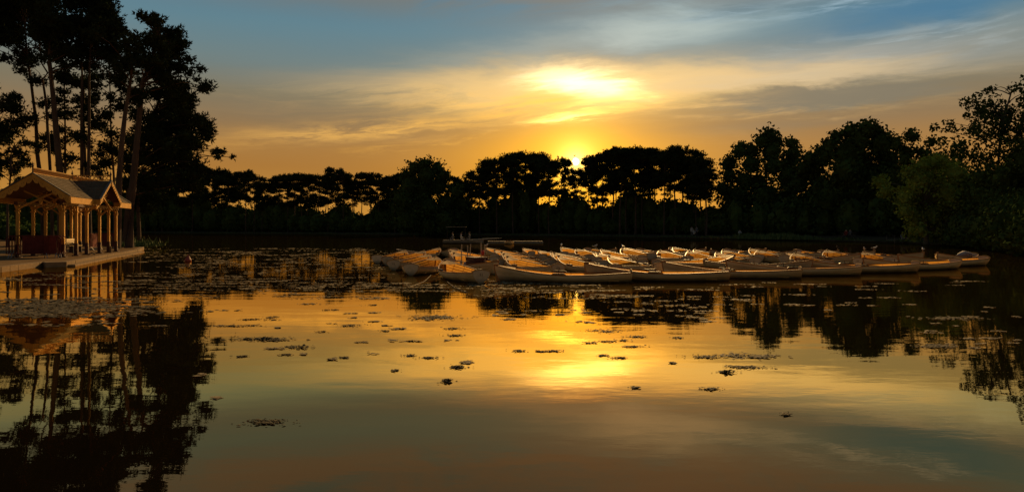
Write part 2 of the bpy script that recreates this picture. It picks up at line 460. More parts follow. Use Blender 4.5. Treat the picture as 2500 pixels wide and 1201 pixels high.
# the island with the landing stage
IZ = .22
ISL = [(-520, 690), (-250, 672), (0, 652), (60, 645), (109, 639), (160, 639.5), (210, 631), (260, 622), (300, 616), (338, 609.5), (350, 603), (347, 598.5), (325, 591),
       (270, 586), (180, 583), (60, 580.5), (-100, 579), (-420, 578)]
ip = [G(a, b, IZ) for a, b in ISL]
im = MB(); n = len(ip)
im.add([(p.x, p.y, IZ) for p in ip] + [(p.x, p.y, -.5) for p in ip], [tuple(range(n))] + [(i, i + n, (i + 1) % n + n, (i + 1) % n) for i in range(n)])
island = tag(im.obj("island", M_SAND), kind='structure')
# coping stones along the quay edge
def coping(pts, parent, w=.34, h=.17, drop=.0, step=.85, z=IZ + .012, seed=2):
    r = random.Random(seed); me = None; out = []
    for a, b in zip(pts, pts[1:]):
        a = Vector((a.x, a.y, z)); b = Vector((b.x, b.y, z)); L = (b - a).length; k = max(1, round(L / step)); d = (b - a) / k
        for i in range(k):
            s = MB(); p0 = a + d * i; l = d.length - .012
            s.box(.006, l, -.05 - r.uniform(0, .015), w - .05, -h - .22, r.uniform(-.004, .004))
            o = s.obj("coping_stone", M_STONE, parent); o.location = p0; o.rotation_euler = (0, 0, math.atan2(d.y, d.x)); out.append(o)
    return out
coping(ip[1:5], island)
coping(ip[5:11], island)
def outward(pts, d):
    out = []
    for i, p in enumerate(pts):
        t_ = (pts[min(i + 1, len(pts) - 1)] - pts[max(i - 1, 0)]).normalized(); out.append(p + Vector((t_.y, -t_.x, 0)) * d)
    return out
coping(outward(ip[5:10], .34), island, .30, .1, 0, 1.1, .085, 6)   # lower ledge at the water
# low stone landing block that juts out of the quay
a, b = G(104, 640, IZ), G(176, 638.2, IZ)
tl = MB(); d = (b - a).normalized(); nrm = Vector((d.y, -d.x, 0))
tl.prism([(0, 0), ((b - a).length, 0), ((b - a).length - .25, .75), (.1, .85)], Vector((a.x, a.y, IZ + .018)) - nrm * .15, d, nrm, .7)
landing = tl.obj("landing_block", M_STONE); tag(landing, "low stone landing block jutting from the sandy quay in front of the pavilion", "landing block")
tag(grass_strip("island_grass", [G(300, 603.5, IZ), G(325, 601, IZ), G(345, 601.5, IZ), G(340, 598, IZ)], .5, M_GRASS, 8, 1300, .7), kind='stuff')
tag(grass_strip("island_back_grass", [G(318, 594, IZ), G(250, 588, IZ), G(120, 585, IZ), G(0, 582, IZ), G(-150, 581, IZ)], .8, M_GRASS, 9, 5000, 1.2), kind='stuff')
# ------------------------------------------------------------------ trees
M_BARK = simple_mat("pine_bark", (.045, .030, .020), (.095, .062, .040), 3.0, 0.95, 0.9, 9.0, (1, 1, .25))
M_NEEDLE = leaf_mat("pine_needles", (.016, .024, .010), (.034, .044, .017), .35)
M_LEAF = leaf_mat("tree_leaves", (.024, .040, .011), (.052, .078, .021), .35)
M_LEAFG = leaf_mat("light_green_leaves", (.085, .125, .022), (.165, .215, .042), .35)
M_BARKG = simple_mat("grey_bark", (.05, .042, .032), (.095, .08, .06), 3.0, 0.95, 0.8, 9.0, (1, 1, .3))

def rand_dirs(r, n):
    v = r.normal(size=(n, 3)); return v / np.linalg.norm(v, axis=1)[:, None]
def core_ball(cx, cy, cz, rx, ry, rz, r, nu=7, nv=4):
    """a rough solid lump that keeps the inside of a clump dark"""
    pts = []
    for j in range(nv + 1):
        th = math.pi * j / nv
        for i in range(nu):
            ph = 2 * math.pi * i / nu; k = r.uniform(.8, 1.1) if 0 < j < nv else 1
            pts.append((cx + rx * k * math.sin(th) * math.cos(ph), cy + ry * k * math.sin(th) * math.sin(ph), cz + rz * k * math.cos(th)))
    t = []
    for j in range(nv):
        for i in range(nu):
            a, b, c, d = j * nu + i, j * nu + (i + 1) % nu, (j + 1) * nu + (i + 1) % nu, (j + 1) * nu + i
            t.append((pts[a], pts[d], pts[c])); t.append((pts[a], pts[c], pts[b]))
    return t
def foliage(pads, size, dens, kind, seed, core=.62):
    """leaf or needle clumps through the volume of each pad; pads: (x,y,z,rx,ry,rz)"""
    r = np.random.default_rng(seed); out = []
    for (cx, cy, cz, rx, ry, rz) in pads:
        area = 4 * math.pi * (((rx * ry) ** 1.6 + (rx * rz) ** 1.6 + (ry * rz) ** 1.6) / 3) ** (1 / 1.6)
        n = max(12, int(area * dens * (2.3 if core > 0 else 1.6) / (size * size)))
        d = rand_dirs(r, n)
        lump = 1 + .22 * np.sin(d[:, 0] * 5 + seed) * np.sin(d[:, 1] * 5 + 1.3) + .18 * np.sin(d[:, 2] * 7 + d[:, 0] * 4)
        rad = (r.uniform(.25, 1.0, n) ** .45) * lump * r.uniform(.9, 1.14, n)
        c = np.array([cx, cy, cz]) + d * rad[:, None] * np.array([rx, ry, rz])
        if kind == 'needle':
            for k in range(3):
                ax = d * .8 + np.array([0, 0, .35]) + r.normal(0, .65, (n, 3)); ax /= np.linalg.norm(ax, axis=1)[:, None]
                sd = np.cross(ax, rand_dirs(r, n)); sd /= np.linalg.norm(sd, axis=1)[:, None] + 1e-6
                L = size * r.uniform(.8, 1.4, n)[:, None]; w = size * .24
                out.append(np.stack([c - sd * w, c + sd * w, c + ax * L], 1))
        else:
            a = rand_dirs(r, n); b = np.cross(a, rand_dirs(r, n)); b /= np.linalg.norm(b, axis=1)[:, None] + 1e-6
            s = size * r.uniform(.6, 1.2, n)[:, None]
            p0, p1, p2, p3 = c - a * s * .7, c + b * s * .42, c + a * s * .7, c - b * s * .42
            out.append(np.stack([p0, p1, p2], 1)); out.append(np.stack([p0, p2, p3], 1))
        if core > 0: out.append(np.array(core_ball(cx, cy, cz, rx * core * 1.12, ry * core * 1.12, rz * core * 1.12, r)))
    return np.concatenate(out)
def limb(mb, a, b, r0, r1, rnd, n=5, sag=.1, seg=3):
    a, b = Vector(a), Vector(b); L = (b - a).length; pts = []
    for i in range(seg + 1):
        t = i / seg; p = a.lerp(b, t); p.z += math.sin(t * math.pi) * L * sag
        if 0 < i < seg: p += Vector((rnd.uniform(-1, 1), rnd.uniform(-1, 1), rnd.uniform(-1, 1))) * L * .04
        pts.append(p)
    mb.tube(pts, [r0 + (r1 - r0) * i / seg for i in range(seg + 1)], n)
def make_tree(name, label, cat, group, base, trunk_pts, trunk_r, pads, size, dens, kind, leafm, barkm, seed, core=.62, limbs=True, start=.45):
    """trunk_pts and pads relative to base"""
    rnd = random.Random(seed)
    t = thing(name, label, cat, base, 0, group)
    mb = MB(); k = len(trunk_pts)
    trunk_r *= .74
    mb.tube(trunk_pts, [trunk_r * (1 - .72 * i / (k - 1)) * (1.25 if i == 0 else 1) for i in range(k)], 9)
    tp = [Vector(p) for p in trunk_pts]
    if limbs:
        for (cx, cy, cz, rx, ry, rz) in pads:
            if core == 0 and rnd.random() < .66: continue
            c = Vector((cx, cy, cz)); z = cz - (.25 * (Vector((cx, cy)) - Vector((tp[-1].x, tp[-1].y))).length + .3)
            z = min(max(z, tp[0].z + start * (tp[-1].z - tp[0].z)), tp[-1].z)
            for p, q in zip(tp, tp[1:]):
                if p.z <= z <= q.z + 1e-6: s = p.lerp(q, (z - p.z) / max(1e-6, q.z - p.z)); break
            else: s = tp[-1]
            limb(mb, s, c, max(.03, trunk_r * .26), .02, rnd, 4)
    mb.obj("trunk", barkm, t)
    link("crown", tri_mesh(name + "_crown", foliage(pads, size, dens, kind, seed, core), leafm), t)
    return t
def copy_tree(root, label, loc, rz, sc, group):
    r = root.copy(); COL.objects.link(r); r.location = loc; r.rotation_euler = (0, 0, rz); r.scale = sc
    r['label'] = label; r['group'] = group
    for ch in root.children:
        c = ch.copy(); COL.objects.link(c); c.parent = r
    return r

# ---- pines of the far shore: six shapes, then copies
def pine_shape(seed):
    r = random.Random(seed); H = 20.0; pads = []
    cb = r.uniform(.40, .54) * H; Rm = r.uniform(3.8, 5.4); lean = r.uniform(-.6, .6)
    for i in range(r.randint(7, 10)):          # broken top layer
        a = r.uniform(0, 6.28); d = Rm * math.sqrt(r.random()) * .8; s = r.uniform(.95, 1.9)
        pads.append((lean + d * math.cos(a), d * math.sin(a), H - 1.0 - d * d / Rm * .30 - r.uniform(0, 1.3), s * r.uniform(.8, 1.25), s, s * r.uniform(.34, .62)))
    for i in range(r.randint(15, 20)):          # lower shelves with gaps between
        h = r.uniform(cb, H - 3.0); a = r.uniform(0, 6.28); d = Rm * r.uniform(.35, 1.0) * (.55 + .45 * (h - cb) / (H - cb)); s = r.uniform(.7, 1.75)
        pads.append((lean * .6 + d * math.cos(a), d * math.sin(a), h, s * r.uniform(.8, 1.3), s, s * r.uniform(.26, .52)))
    for i in range(5):                         # small tips breaking the outline
        a = r.uniform(0, 6.28); d = Rm * r.uniform(.2, .95); pads.append((lean + d * math.cos(a), d * math.sin(a), H - .5 - d * d / Rm * .30 - r.uniform(0, 1.0), .45, .45, r.uniform(.4, .7)))
    tr = [(0, 0, -.3), (r.uniform(-.2, .2), r.uniform(-.2, .2), 5), (r.uniform(-.3, .3), r.uniform(-.3, .3), 10), (lean * .7, r.uniform(-.3, .3), 15), (lean, 0, 18.4)]
    return tr, pads
SIL = [(300, 420), (420, 418), (520, 403), (560, 411), (600, 407), (640, 424), (680, 412), (740, 421), (780, 420), (820, 403), (850, 416), (900, 412), (960, 413),
       (1000, 424), (1120, 424), (1160, 412), (1205, 384), (1280, 363), (1335, 372), (1385, 379), (1402, 408), (1425, 377), (1470, 370), (1500, 347), (1545, 345),
       (1590, 356), (1620, 350), (1665, 343), (1695, 362), (1720, 400), (1745, 432), (1780, 440)]
def sil(px):
    for (a, b), (c, d) in zip(SIL, SIL[1:]):
        if a <= px <= c: return b + (d - b) * (px - a) / (c - a)
    return SIL[0][1] if px < SIL[0][0] else SIL[-1][1]
rf = random.Random(21)
protos = []
def far_pine(px, top, dist, label, group, wide=1.0, shape=None):
    """pine whose top shows at (px, top), dist metres behind the shoreline"""
    y = shore_y(px) + dist; base = Vector((PX(px, y), y, .5 + dist * .015)); top_z = CAM_H + (HOR - top) / FPX * y
    s = (top_z - base.z) / 19.9; k = rf.randrange(10) if shape is None else shape
    if len(protos) <= k or protos[k] is None:
        while len(protos) <= k: protos.append(None)
        tr, pads = pine_shape(100 + k)
        protos[k] = make_tree("umbrella_pine", label, "pine tree", group, base, tr, .30, pads, .42, .42, 'needle', M_NEEDLE, M_BARK, 100 + k, .60, True, .5)
        o = protos[k]; o.scale = (s * wide, s * wide, s); o.rotation_euler = (0, 0, rf.uniform(0, 6.28))
    else:
        o = copy_tree(protos[k], label, base, rf.uniform(0, 6.28), (s * wide, s * wide, s), group)
    return o
GP = "umbrella pines along the far shore"
segs = [(300, 480, "dark far shore pine behind the tall pines by the pavilion"),
        (480, 640, "far shore pine just right of the tall pines"),
        (640, 800, "pine in the low even row left of the raised crown"),
        (840, 975, "flat pine between the raised crown and the round tree"),
        (1110, 1360, "pine in the domed clump left of the setting sun"),
        (1440, 1700, "tall pine in the clump right of the setting sun")]
ORD = 'first second third fourth fifth sixth seventh eighth ninth tenth eleventh twelfth thirteenth fourteenth fifteenth sixteenth seventeenth eighteenth nineteenth twentieth'.split(); cnt = {}
px = 312.0
while px < 1730:
    if 985 < px < 1095: px = 1108
    if abs(px - 1402) < 46: px = 1458
    if abs(px - 820) < 16: px = 838
    lab = next((l for a, b, l in segs if a <= px <= b), None)
    if lab is None: lab = segs[3][2] if px < 1100 else segs[5][2]
    cnt[lab] = cnt.get(lab, 0) + 1
    far_pine(px, sil(px) + (rf.uniform(-3, 6) if rf.random() < .55 else rf.uniform(6, 24)), rf.uniform(4, 14), ORD[cnt[lab] - 1] + " from the left: " + lab, GP, rf.uniform(.75, 1.15))
    px += rf.uniform(14, 27)
far_pine(820, 402, 8, "lone umbrella pine crown raised above the even far shore row", GP, .7, 1)
far_pine(1370, 380, 9, "umbrella pine touching the setting sun on its left side", GP, .62, 2)
far_pine(1437, 377, 9, "umbrella pine touching the setting sun on its right side", GP, .55, 3)
far_pine(1403, 405, 12, "low umbrella pine directly under the setting sun", GP, .6, 4)
far_pine(1700, 372, 6, "outermost umbrella pine at the right end of the sunset clump", GP, .7, 5)
far_pine(1722, 408, 5, "short umbrella pine at the foot of the sunset clump by the bright gap", GP, .6, 6)
far_pine(1391, 424, 16, "low umbrella pine left of the one directly under the setting sun", GP, .7, 7)
far_pine(1420, 415, 17, "low umbrella pine right of the one directly under the setting sun", GP, .7, 8)
GB = "second row of pines behind the far shore"
for lo, hi, step in ((330, 980, 38), (1120, 1370, 40), (1450, 1700, 40)):
    px = lo + 10
    while px < hi:
        far_pine(px + rf.uniform(-9, 9), sil(px) + rf.uniform(14, 34), rf.uniform(18, 34), "pine half hidden in the second row behind the far shore pines", GB, rf.uniform(.75, 1.0))
        px += step * rf.uniform(.8, 1.3)

# ---- undergrowth under the far pines: one dark mass nobody could count
ru = random.Random(9); pads = []
for px in list(range(-2600, -300, 26)) + list(range(-300, 1800, 8)):
    for k in range(3):
        q = px + ru.uniform(-6, 6); y = shore_y(q) + ru.uniform(8, 14) + 7 * k; h = (6.6 + 1.5 * math.sin(q * .021) + 2.2 * math.sin(q * .057 + 1.2) * math.sin(q * .013) + ru.uniform(-1.2, 1.6) + (2.6 if ru.random() < .16 else 0)) * (y / 165.0)
        if 1180 < q < 1330: h *= .85
        if 1375 < q < 1440: h *= 1.3
        if 530 < q < 960: h *= .68
        if 1340 < q < 1600: h *= .88
        if 1620 < q < 1730: h *= .84
        w = ru.uniform(1.6, 2.6) * y / 150.0 * (2.2 if px < -300 else 1.0)
        pads.append((PX(q, y), y, .5 + h * .5, w, w, h * .55))
for px in range(1760, 2480, 9):
    for k in range(2):
        q = px + ru.uniform(-6, 6); y = shore_y(min(q, 2330)) + ru.uniform(10, 16) + 9 * k; h = ru.uniform(4.0, 6.0); w = ru.uniform(1.4, 2.2)
        pads.append((PX(q, y), y, .5 + h * .5, w, w, h * .55))
ed = []
for px in range(2330, 2620, 7):
    for k in range(3):
        q = px + ru.uniform(-6, 6); y = max(30.0, shore_y(q)) + ru.uniform(-1.2, 1.6) + 2.4 * k; h = ru.uniform(1.5, 3.2) + .8 * k; w = ru.uniform(.8, 1.5)
        ed.append((PX(q, y), y, .25 + h * .45, w, w, h * .55))
tag(link("waterside_scrub", tri_mesh("waterside_scrub", foliage(ed, .26, .5, 'leaf', 79, .8), M_LEAF)), kind='stuff')
und = link("undergrowth", tri_mesh("undergrowth", foliage(pads, .62, .42, 'leaf', 77, .8), M_LEAF)); tag(und, kind='stuff')

# ---- trees drawn from their clumps: (px, py, radius px) at a depth, so each has its own outline
def px_tree(name, label, cat, group, y, base_px, base_z, trunk_px, trunk_r, clumps, size, dens, kind, leafm, barkm, seed, core=.62, flat=1.0, jit=1.4, limbs=True, start=.3):
    r = random.Random(seed); base = Vector((PX(base_px, y), y, base_z)); pads = []
    for c in clumps:
        cx, cy, cr = c[:3]; p = P3(cx, cy, y) - base; m = cr / FPX * y * (1.24 if core > 0 else 1.26); jy = r.gauss(0, jit)
        pads.append((p.x * (y + jy) / y, jy, p.z + 0 * jy, m * r.uniform(.95, 1.1), m * r.uniform(.9, 1.3), m * flat * r.uniform(.9, 1.1)))
    tp = [(0, 0, -.3)] + [tuple(P3(a, b, y) - base + Vector((0, r.uniform(-.15, .15), 0))) for a, b in trunk_px]
    return make_tree(name, label, cat, group, base, tp, trunk_r, pads, size, dens, kind, leafm, barkm, seed, core, limbs, start)

def fill(clumps, x0, x1, y0, y1, n, rad, seed):
    r = random.Random(seed); return clumps + [(r.uniform(x0, x1), r.uniform(y0, y1), rad * r.uniform(.75, 1.25)) for _ in range(n)]
GR = "broadleaf trees on the right bank"
px_tree("broadleaf_tree", "round broadleaf tree standing between the far shore pines left of the sunset", "tree", GR, 160, 1035, .5, [(1036, 500), (1034, 440)], .4,
        [(1035, 402, 18), (1010, 412, 18), (1065, 412, 18), (990, 428, 16), (1085, 428, 15), (1040, 430, 26), (1000, 455, 24), (1070, 455, 26), (1030, 470, 30), (985, 490, 22), (1090, 495, 24), (1045, 510, 32), (1000, 535, 30), (1090, 540, 30), (1050, 555, 28),
         (1115, 470, 16), (1125, 500, 20), (1110, 535, 24)], .55, .55, 'leaf', M_LEAF, M_BARKG, 31)
px_tree("broadleaf_tree", "broadleaf tree with a pointed crown right of the sunset gap", "tree", GR, 122, 1868, .5, [(1870, 480), (1872, 420), (1878, 360)], .42,
        fill([(1880, 330, 20), (1862, 346, 20), (1898, 345, 18), (1925, 352, 16), (1820, 358, 15), (1806, 372, 18), (1840, 368, 20), (1885, 372, 28), (1930, 376, 20), (1795, 396, 20), (1830, 402, 26), (1925, 402, 22), (1875, 410, 24),
              (1782, 428, 20), (1812, 440, 24), (1860, 448, 26), (1905, 438, 26), (1940, 432, 20), (1765, 462, 20), (1795, 480, 28)], 1765, 1945, 480, 565, 16, 30, 4), .50, .50, 'leaf', M_LEAF, M_BARKG, 32)
px_tree("broadleaf_tree", "low broadleaf tree filling the dip between the pointed and the domed crown", "tree", GR, 112, 1985, .5, [(1985, 480), (1982, 420)], .35,
        fill([(1988, 374, 14), (2002, 366, 12), (1968, 388, 18), (1998, 392, 20), (1960, 410, 20), (1990, 420, 26), (1962, 450, 26), (2000, 455, 28)], 1950, 2030, 470, 565, 9, 30, 5), .48, .5, 'leaf', M_LEAF, M_BARKG, 33)
px_tree("broadleaf_tree", "great domed broadleaf tree, highest dome on the right bank", "tree", GR, 104, 2105, .5, [(2105, 490), (2103, 420), (2100, 350)], .5,
        fill([(2100, 318, 20), (2072, 322, 18), (2128, 320, 20), (2046, 335, 17), (2152, 334, 18), (2030, 355, 18), (2090, 345, 30), (2140, 356, 30), (2172, 352, 18), (2022, 380, 20), (2060, 378, 32), (2115, 390, 38), (2165, 388, 28),
              (2030, 420, 30), (2085, 430, 40), (2140, 435, 40), (2182, 425, 24)], 2020, 2190, 450, 565, 22, 36, 6), .48, .55, 'leaf', M_LEAF, M_BARKG, 34)
px_tree("broadleaf_tree", "ragged broadleaf tree between the great dome and the tall right edge tree", "tree", GR, 92, 2230, .5, [(2230, 490), (2226, 430), (2225, 380)], .4,
        fill([(2200, 336, 14), (2222, 338, 14), (2190, 355, 15), (2238, 352, 12), (2212, 366, 18), (2248, 372, 16), (2272, 352, 11), (2262, 378, 16), (2288, 382, 14), (2200, 392, 22), (2240, 400, 24), (2275, 408, 22)], 2190, 2300, 425, 570, 16, 30, 7), .42, .42, 'leaf', M_LEAF, M_BARKG, 35, .5)
def between(cl, seed, p=.5, k=.8):
    r_ = random.Random(seed); e = []
    for i, a in enumerate(cl):
        for b in cl[i + 1:]:
            if (a[0] - b[0]) ** 2 + (a[1] - b[1]) ** 2 < (1.3 * (a[2] + b[2])) ** 2 and r_.random() < p: e.append(((a[0] + b[0]) / 2 + r_.uniform(-4, 4), (a[1] + b[1]) / 2 + r_.uniform(-4, 4), min(a[2], b[2]) * k))
    return cl + e
px_tree("broadleaf_tree", "tall open crowned tree at the right edge with sky showing between its sprays", "tree", GR, 74, 2440, .5, [(2438, 520), (2432, 440), (2440, 360), (2452, 290), (2470, 225)], .36,
        between([(2488, 184, 10), (2484, 200, 10), (2470, 214, 11), (2450, 210, 9), (2494, 222, 14), (2470, 238, 14), (2402, 230, 9), (2390, 242, 11), (2412, 246, 11), (2446, 246, 14), (2426, 262, 14), (2378, 262, 10), (2396, 272, 12), (2462, 266, 18),
         (2500, 256, 22), (2350, 246, 7), (2354, 260, 8), (2344, 282, 7), (2358, 288, 8), (2330, 296, 7), (2316, 302, 8), (2300, 308, 9), (2292, 322, 7), (2330, 316, 9), (2372, 300, 13), (2404, 298, 15), (2438, 296, 18), (2480, 296, 24), (2352, 322, 12), (2384, 326, 16),
         (2310, 336, 11), (2334, 344, 14), (2420, 332, 20), (2464, 334, 24), (2510, 320, 26), (2298, 360, 10), (2320, 370, 14), (2356, 366, 18), (2392, 366, 20), (2436, 374, 26), (2490, 376, 30), (2312, 400, 14), (2346, 402, 18), (2384, 404, 22), (2430, 414, 26),
         (2482, 420, 32), (2525, 400, 30), (2360, 440, 22), (2410, 450, 28), (2460, 466, 32), (2515, 470, 34), (2390, 490, 26), (2440, 510, 32), (2500, 520, 34)], 5), .30, .48, 'leaf', M_LEAF, M_BARKG, 36, 0, 1.0, 1.6, True, .25)
px_tree("broadleaf_tree", "light green leafy tree leaning out over the right bank water", "tree", GR, 70, 2262, .4, [(2262, 545), (2258, 490)], .3,
        fill([(2216, 420, 16), (2240, 408, 18), (2268, 400, 18), (2296, 396, 16), (2200, 440, 18), (2232, 444, 24), (2272, 436, 26), (2308, 428, 24), (2190, 466, 16), (2212, 484, 22), (2250, 482, 28), (2296, 476, 28), (2330, 462, 24),
              (2200, 516, 18), (2232, 528, 22), (2276, 524, 28), (2318, 516, 28), (2350, 500, 24), (2345, 440, 24), (2375, 470, 26), (2390, 510, 26), (2410, 480, 22), (2330, 408, 18), (2400, 540, 24), (2430, 520, 20), (2222, 562, 16), (2258, 566, 20), (2300, 566, 22), (2340, 556, 24), (2370, 540, 22)], 2260, 2420, 450, 575, 16, 24, 8), .27, .50, 'leaf', M_LEAFG, M_BARKG, 37, .55)
px_tree("broadleaf_tree", "dark bushy tree at the right edge hanging over the water", "tree", GR, 60, 2455, .4, [(2455, 560), (2450, 520)], .3,
        fill([(2380, 540, 22), (2410, 520, 26), (2450, 500, 30), (2500, 490, 34)], 2400, 2560, 430, 604, 40, 28, 9), .28, .5, 'leaf', M_LEAF, M_BARKG, 38, .6)
px_tree("broadleaf_tree", "dark broadleaf tree cut off by the right edge of the picture", "tree", GR, 56, 2600, .4, [(2600, 500), (2600, 400), (2595, 320)], .4,
        fill([(2560, 230, 40), (2600, 200, 45)], 2530, 2760, 220, 590, 34, 48, 10), .30, .40, 'leaf', M_LEAF, M_BARKG, 39, .6)

# ---- the tall pines on the island
GI = "tall pines around the pavilion"
def island_pine(label, y, base_px, trunk, r, clumps, seed, dens=.46, core=.5, flat=.64, jit=1.8, start=.55):
    base_py = HOR + (CAM_H - .35) * FPX / y
    rr_ = random.Random(seed * 7); extra = []
    for a in clumps:
        for b in clumps:
            if a is not b and (a[0] - b[0]) ** 2 + (a[1] - b[1]) ** 2 < (1.25 * (a[2] + b[2])) ** 2 and a[0] < b[0] and rr_.random() < .38:
                extra.append(((a[0] + b[0]) / 2, (a[1] + b[1]) / 2, min(a[2], b[2]) * .85))
    clumps = clumps + extra
    return px_tree("tall_pine", label, "pine tree", GI, y, base_px, IZ, trunk, r, clumps, .25, dens, 'needle', M_NEEDLE, M_BARK, seed, core, flat, jit, True, start)
island_pine("leftmost bare tall pine trunk rising behind the front gable and leaning left", 62, 108, [(100, 440), (93, 380), (85, 290), (75, 210), (67, 140), (62, 60)], .30,
            [(10, 20, 30), (45, 10, 32), (72, 40, 28), (25, 55, 28), (62, 78, 28), (5, 90, 26), (36, 104, 26), (80, 100, 22), (12, 130, 22), (50, 135, 22), (20, 160, 16), (75, 150, 14), (-20, 50, 34), (-25, 110, 28), (20, -35, 34), (70, -40, 34), (-10, -20, 34), (100, -10, 28)], 51)
island_pine("slim tall pine with a kinked trunk behind the pavilion ridge", 60, 130, [(122, 410), (115, 320), (111, 250), (106, 195), (114, 178), (100, 155), (93, 100), (92, 50)], .19,
            [(95, 30, 26), (118, 60, 24), (90, 80, 22), (120, 100, 20), (100, 128, 16), (132, 140, 15), (88, 162, 12), (126, 172, 12), (95, -10, 28)], 52)
island_pine("thick dark tall pine behind the main roof ridge", 56, 152, [(145, 420), (137, 320), (131, 240), (122, 150), (120, 60), (122, 0)], .40,
            [(120, 20, 30), (155, 35, 30), (140, 70, 30), (175, 72, 28), (110, 90, 24), (165, 105, 26), (140, 125, 20), (182, 130, 18), (150, 155, 14), (168, 165, 12), (130, -30, 36), (175, -15, 32), (190, -50, 34), (130, -65, 32)], 53)
island_pine("thin pale pine trunk between the thick pine and the trio", 64, 162, [(161, 420), (159, 320), (158, 220), (158, 160)], .17,
            [(150, 185, 20), (172, 200, 18), (142, 215, 17), (165, 235, 20), (148, 262, 18), (172, 280, 20), (138, 305, 16), (165, 330, 18), (128, 345, 16), (146, 365, 18), (170, 385, 16), (120, 335, 12), (135, 400, 14)], 54, .42)
island_pine("left trunk of the close trio of tall pines behind the pavilion", 58, 203, [(201, 420), (199, 300), (198, 180), (197, 70)], .24,
            [(200, 30, 28), (228, 50, 26), (190, 70, 24), (215, 85, 26), (185, 105, 22), (235, 100, 22), (200, 125, 20), (180, 150, 14), (205, -10, 30), (240, 5, 28)], 55)
island_pine("middle trunk of the close trio of tall pines, short and reddish", 63, 211, [(209, 420), (207, 300), (206, 200), (208, 150)], .20,
            [(195, 175, 18), (222, 165, 18), (205, 205, 18), (190, 240, 16), (228, 215, 16), (236, 245, 14), (196, 290, 14), (226, 300, 16), (190, 350, 14), (232, 350, 16), (226, 395, 14)], 56)
island_pine("right trunk of the close trio of tall pines, lit along its edge", 57, 219, [(216, 420), (217, 300), (219, 190), (221, 100)], .24,
            [(225, 60, 24), (252, 52, 24), (262, 78, 22), (240, 95, 24), (285, 70, 17), (300, 78, 12), (262, 108, 20), (235, 130, 18), (280, 100, 16), (258, 18, 22), (225, 20, 24), (262, 138, 14)], 57)
island_pine("thin tall pine between the trio and the leaning pines", 61, 281, [(277, 430), (273, 330), (269, 220), (266, 110)], .16,
            [(268, 100, 14), (285, 112, 14), (255, 120, 12), (272, 150, 17), (292, 165, 15), (252, 178, 16), (275, 195, 20), (245, 215, 18), (288, 230, 18), (262, 250, 20), (242, 275, 17), (282, 285, 18), (258, 310, 18), (292, 330, 18), (246, 345, 18),
             (270, 365, 20), (296, 380, 17), (250, 395, 17), (275, 415, 17), (240, 425, 12)], 58, .42)
island_pine("thick pine leaning right beside the lakeside gable", 52, 284, [(290, 440), (297, 350), (305, 280), (315, 210), (325, 160)], .36,
            [(328, 138, 22), (305, 150, 18), (348, 150, 22), (318, 178, 18), (342, 182, 20), (300, 200, 14), (336, 110, 20), (356, 122, 18), (310, 240, 15), (330, 225, 15)], 59)
island_pine("thickest leaning pine at the tip of the island with a spreading crown", 54, 315, [(322, 470), (330, 370), (340, 270), (350, 200), (370, 140), (388, 95)], .42,
            [(388, 55, 15), (372, 66, 14), (405, 62, 16), (425, 70, 13), (362, 84, 17), (392, 86, 22), (418, 92, 18), (434, 104, 11), (350, 104, 17), (378, 114, 22), (408, 120, 22), (430, 132, 14), (360, 140, 20), (392, 150, 24), (422, 156, 18),
             (448, 150, 12), (374, 178, 22), (404, 188, 22), (434, 184, 18), (456, 176, 11)], 60, .44, .55)
island_pine("dense dark pine at the right end of the group, foliage sweeping down to the lake", 60, 305, [(316, 470), (336, 400), (360, 320), (385, 250), (405, 190)], .34,
            [(440, 205, 18), (418, 215, 22), (462, 215, 15), (484, 212, 9), (398, 232, 22), (438, 240, 26), (470, 246, 18), (488, 262, 11), (376, 258, 22), (415, 268, 28), (455, 276, 26), (484, 290, 15), (392, 298, 26), (432, 306, 28), (472, 312, 22),
             (498, 306, 9), (372, 330, 24), (410, 340, 28), (452, 344, 26), (488, 342, 16), (508, 338, 9), (388, 374, 26), (428, 378, 26), (466, 380, 22), (500, 372, 14), (522, 366, 10), (370, 412, 24), (408, 414, 26), (446, 416, 22), (480, 410, 16),
             (506, 400, 10), (528, 384, 7), (390, 450, 22), (430, 450, 20), (468, 442, 14), (492, 430, 9), (360, 450, 20)], 61, .46, .62, .85, 2.2, .3)
island_pine("bushy pine filling the space behind the leaning trunks", 72, 340, [(338, 470), (336, 380), (334, 300)], .26,
            [(322, 268, 16), (345, 290, 18), (318, 306, 17), (352, 325, 20), (325, 345, 20), (312, 375, 17), (345, 380, 22), (325, 410, 18), (355, 430, 20), (330, 455, 20), (365, 475, 20), (345, 505, 22), (320, 495, 18), (300, 455, 15)], 62, .42)
island_pine("dark pine cut off by the left edge of the picture", 58, -10, [(-8, 440), (-6, 340), (-4, 260)], .3,
            [(-2, 220, 18), (16, 236, 14), (-20, 245, 24), (6, 264, 18), (24, 262, 9), (-14, 290, 24), (14, 296, 16), (30, 284, 7), (0, 324, 20), (20, 330, 12), (-10, 356, 22), (12, 366, 15), (-4, 396, 20), (14, 402, 12), (-6, 430, 20)], 63)
island_pine("small crooked pine with open branches left of the front gable", 55, 18, [(20, 500), (24, 440), (30, 400), (28, 370), (38, 348)], .13,
            [(40, 342, 9), (56, 346, 9), (66, 352, 6), (28, 350, 9), (24, 375, 10), (48, 372, 6), (12, 390, 10), (38, 398, 10), (56, 402, 8), (18, 412, 10), (44, 424, 8), (64, 368, 4), (8, 426, 10), (26, 436, 9), (50, 442, 6)], 64, .4, .35, .7, .8, .3)
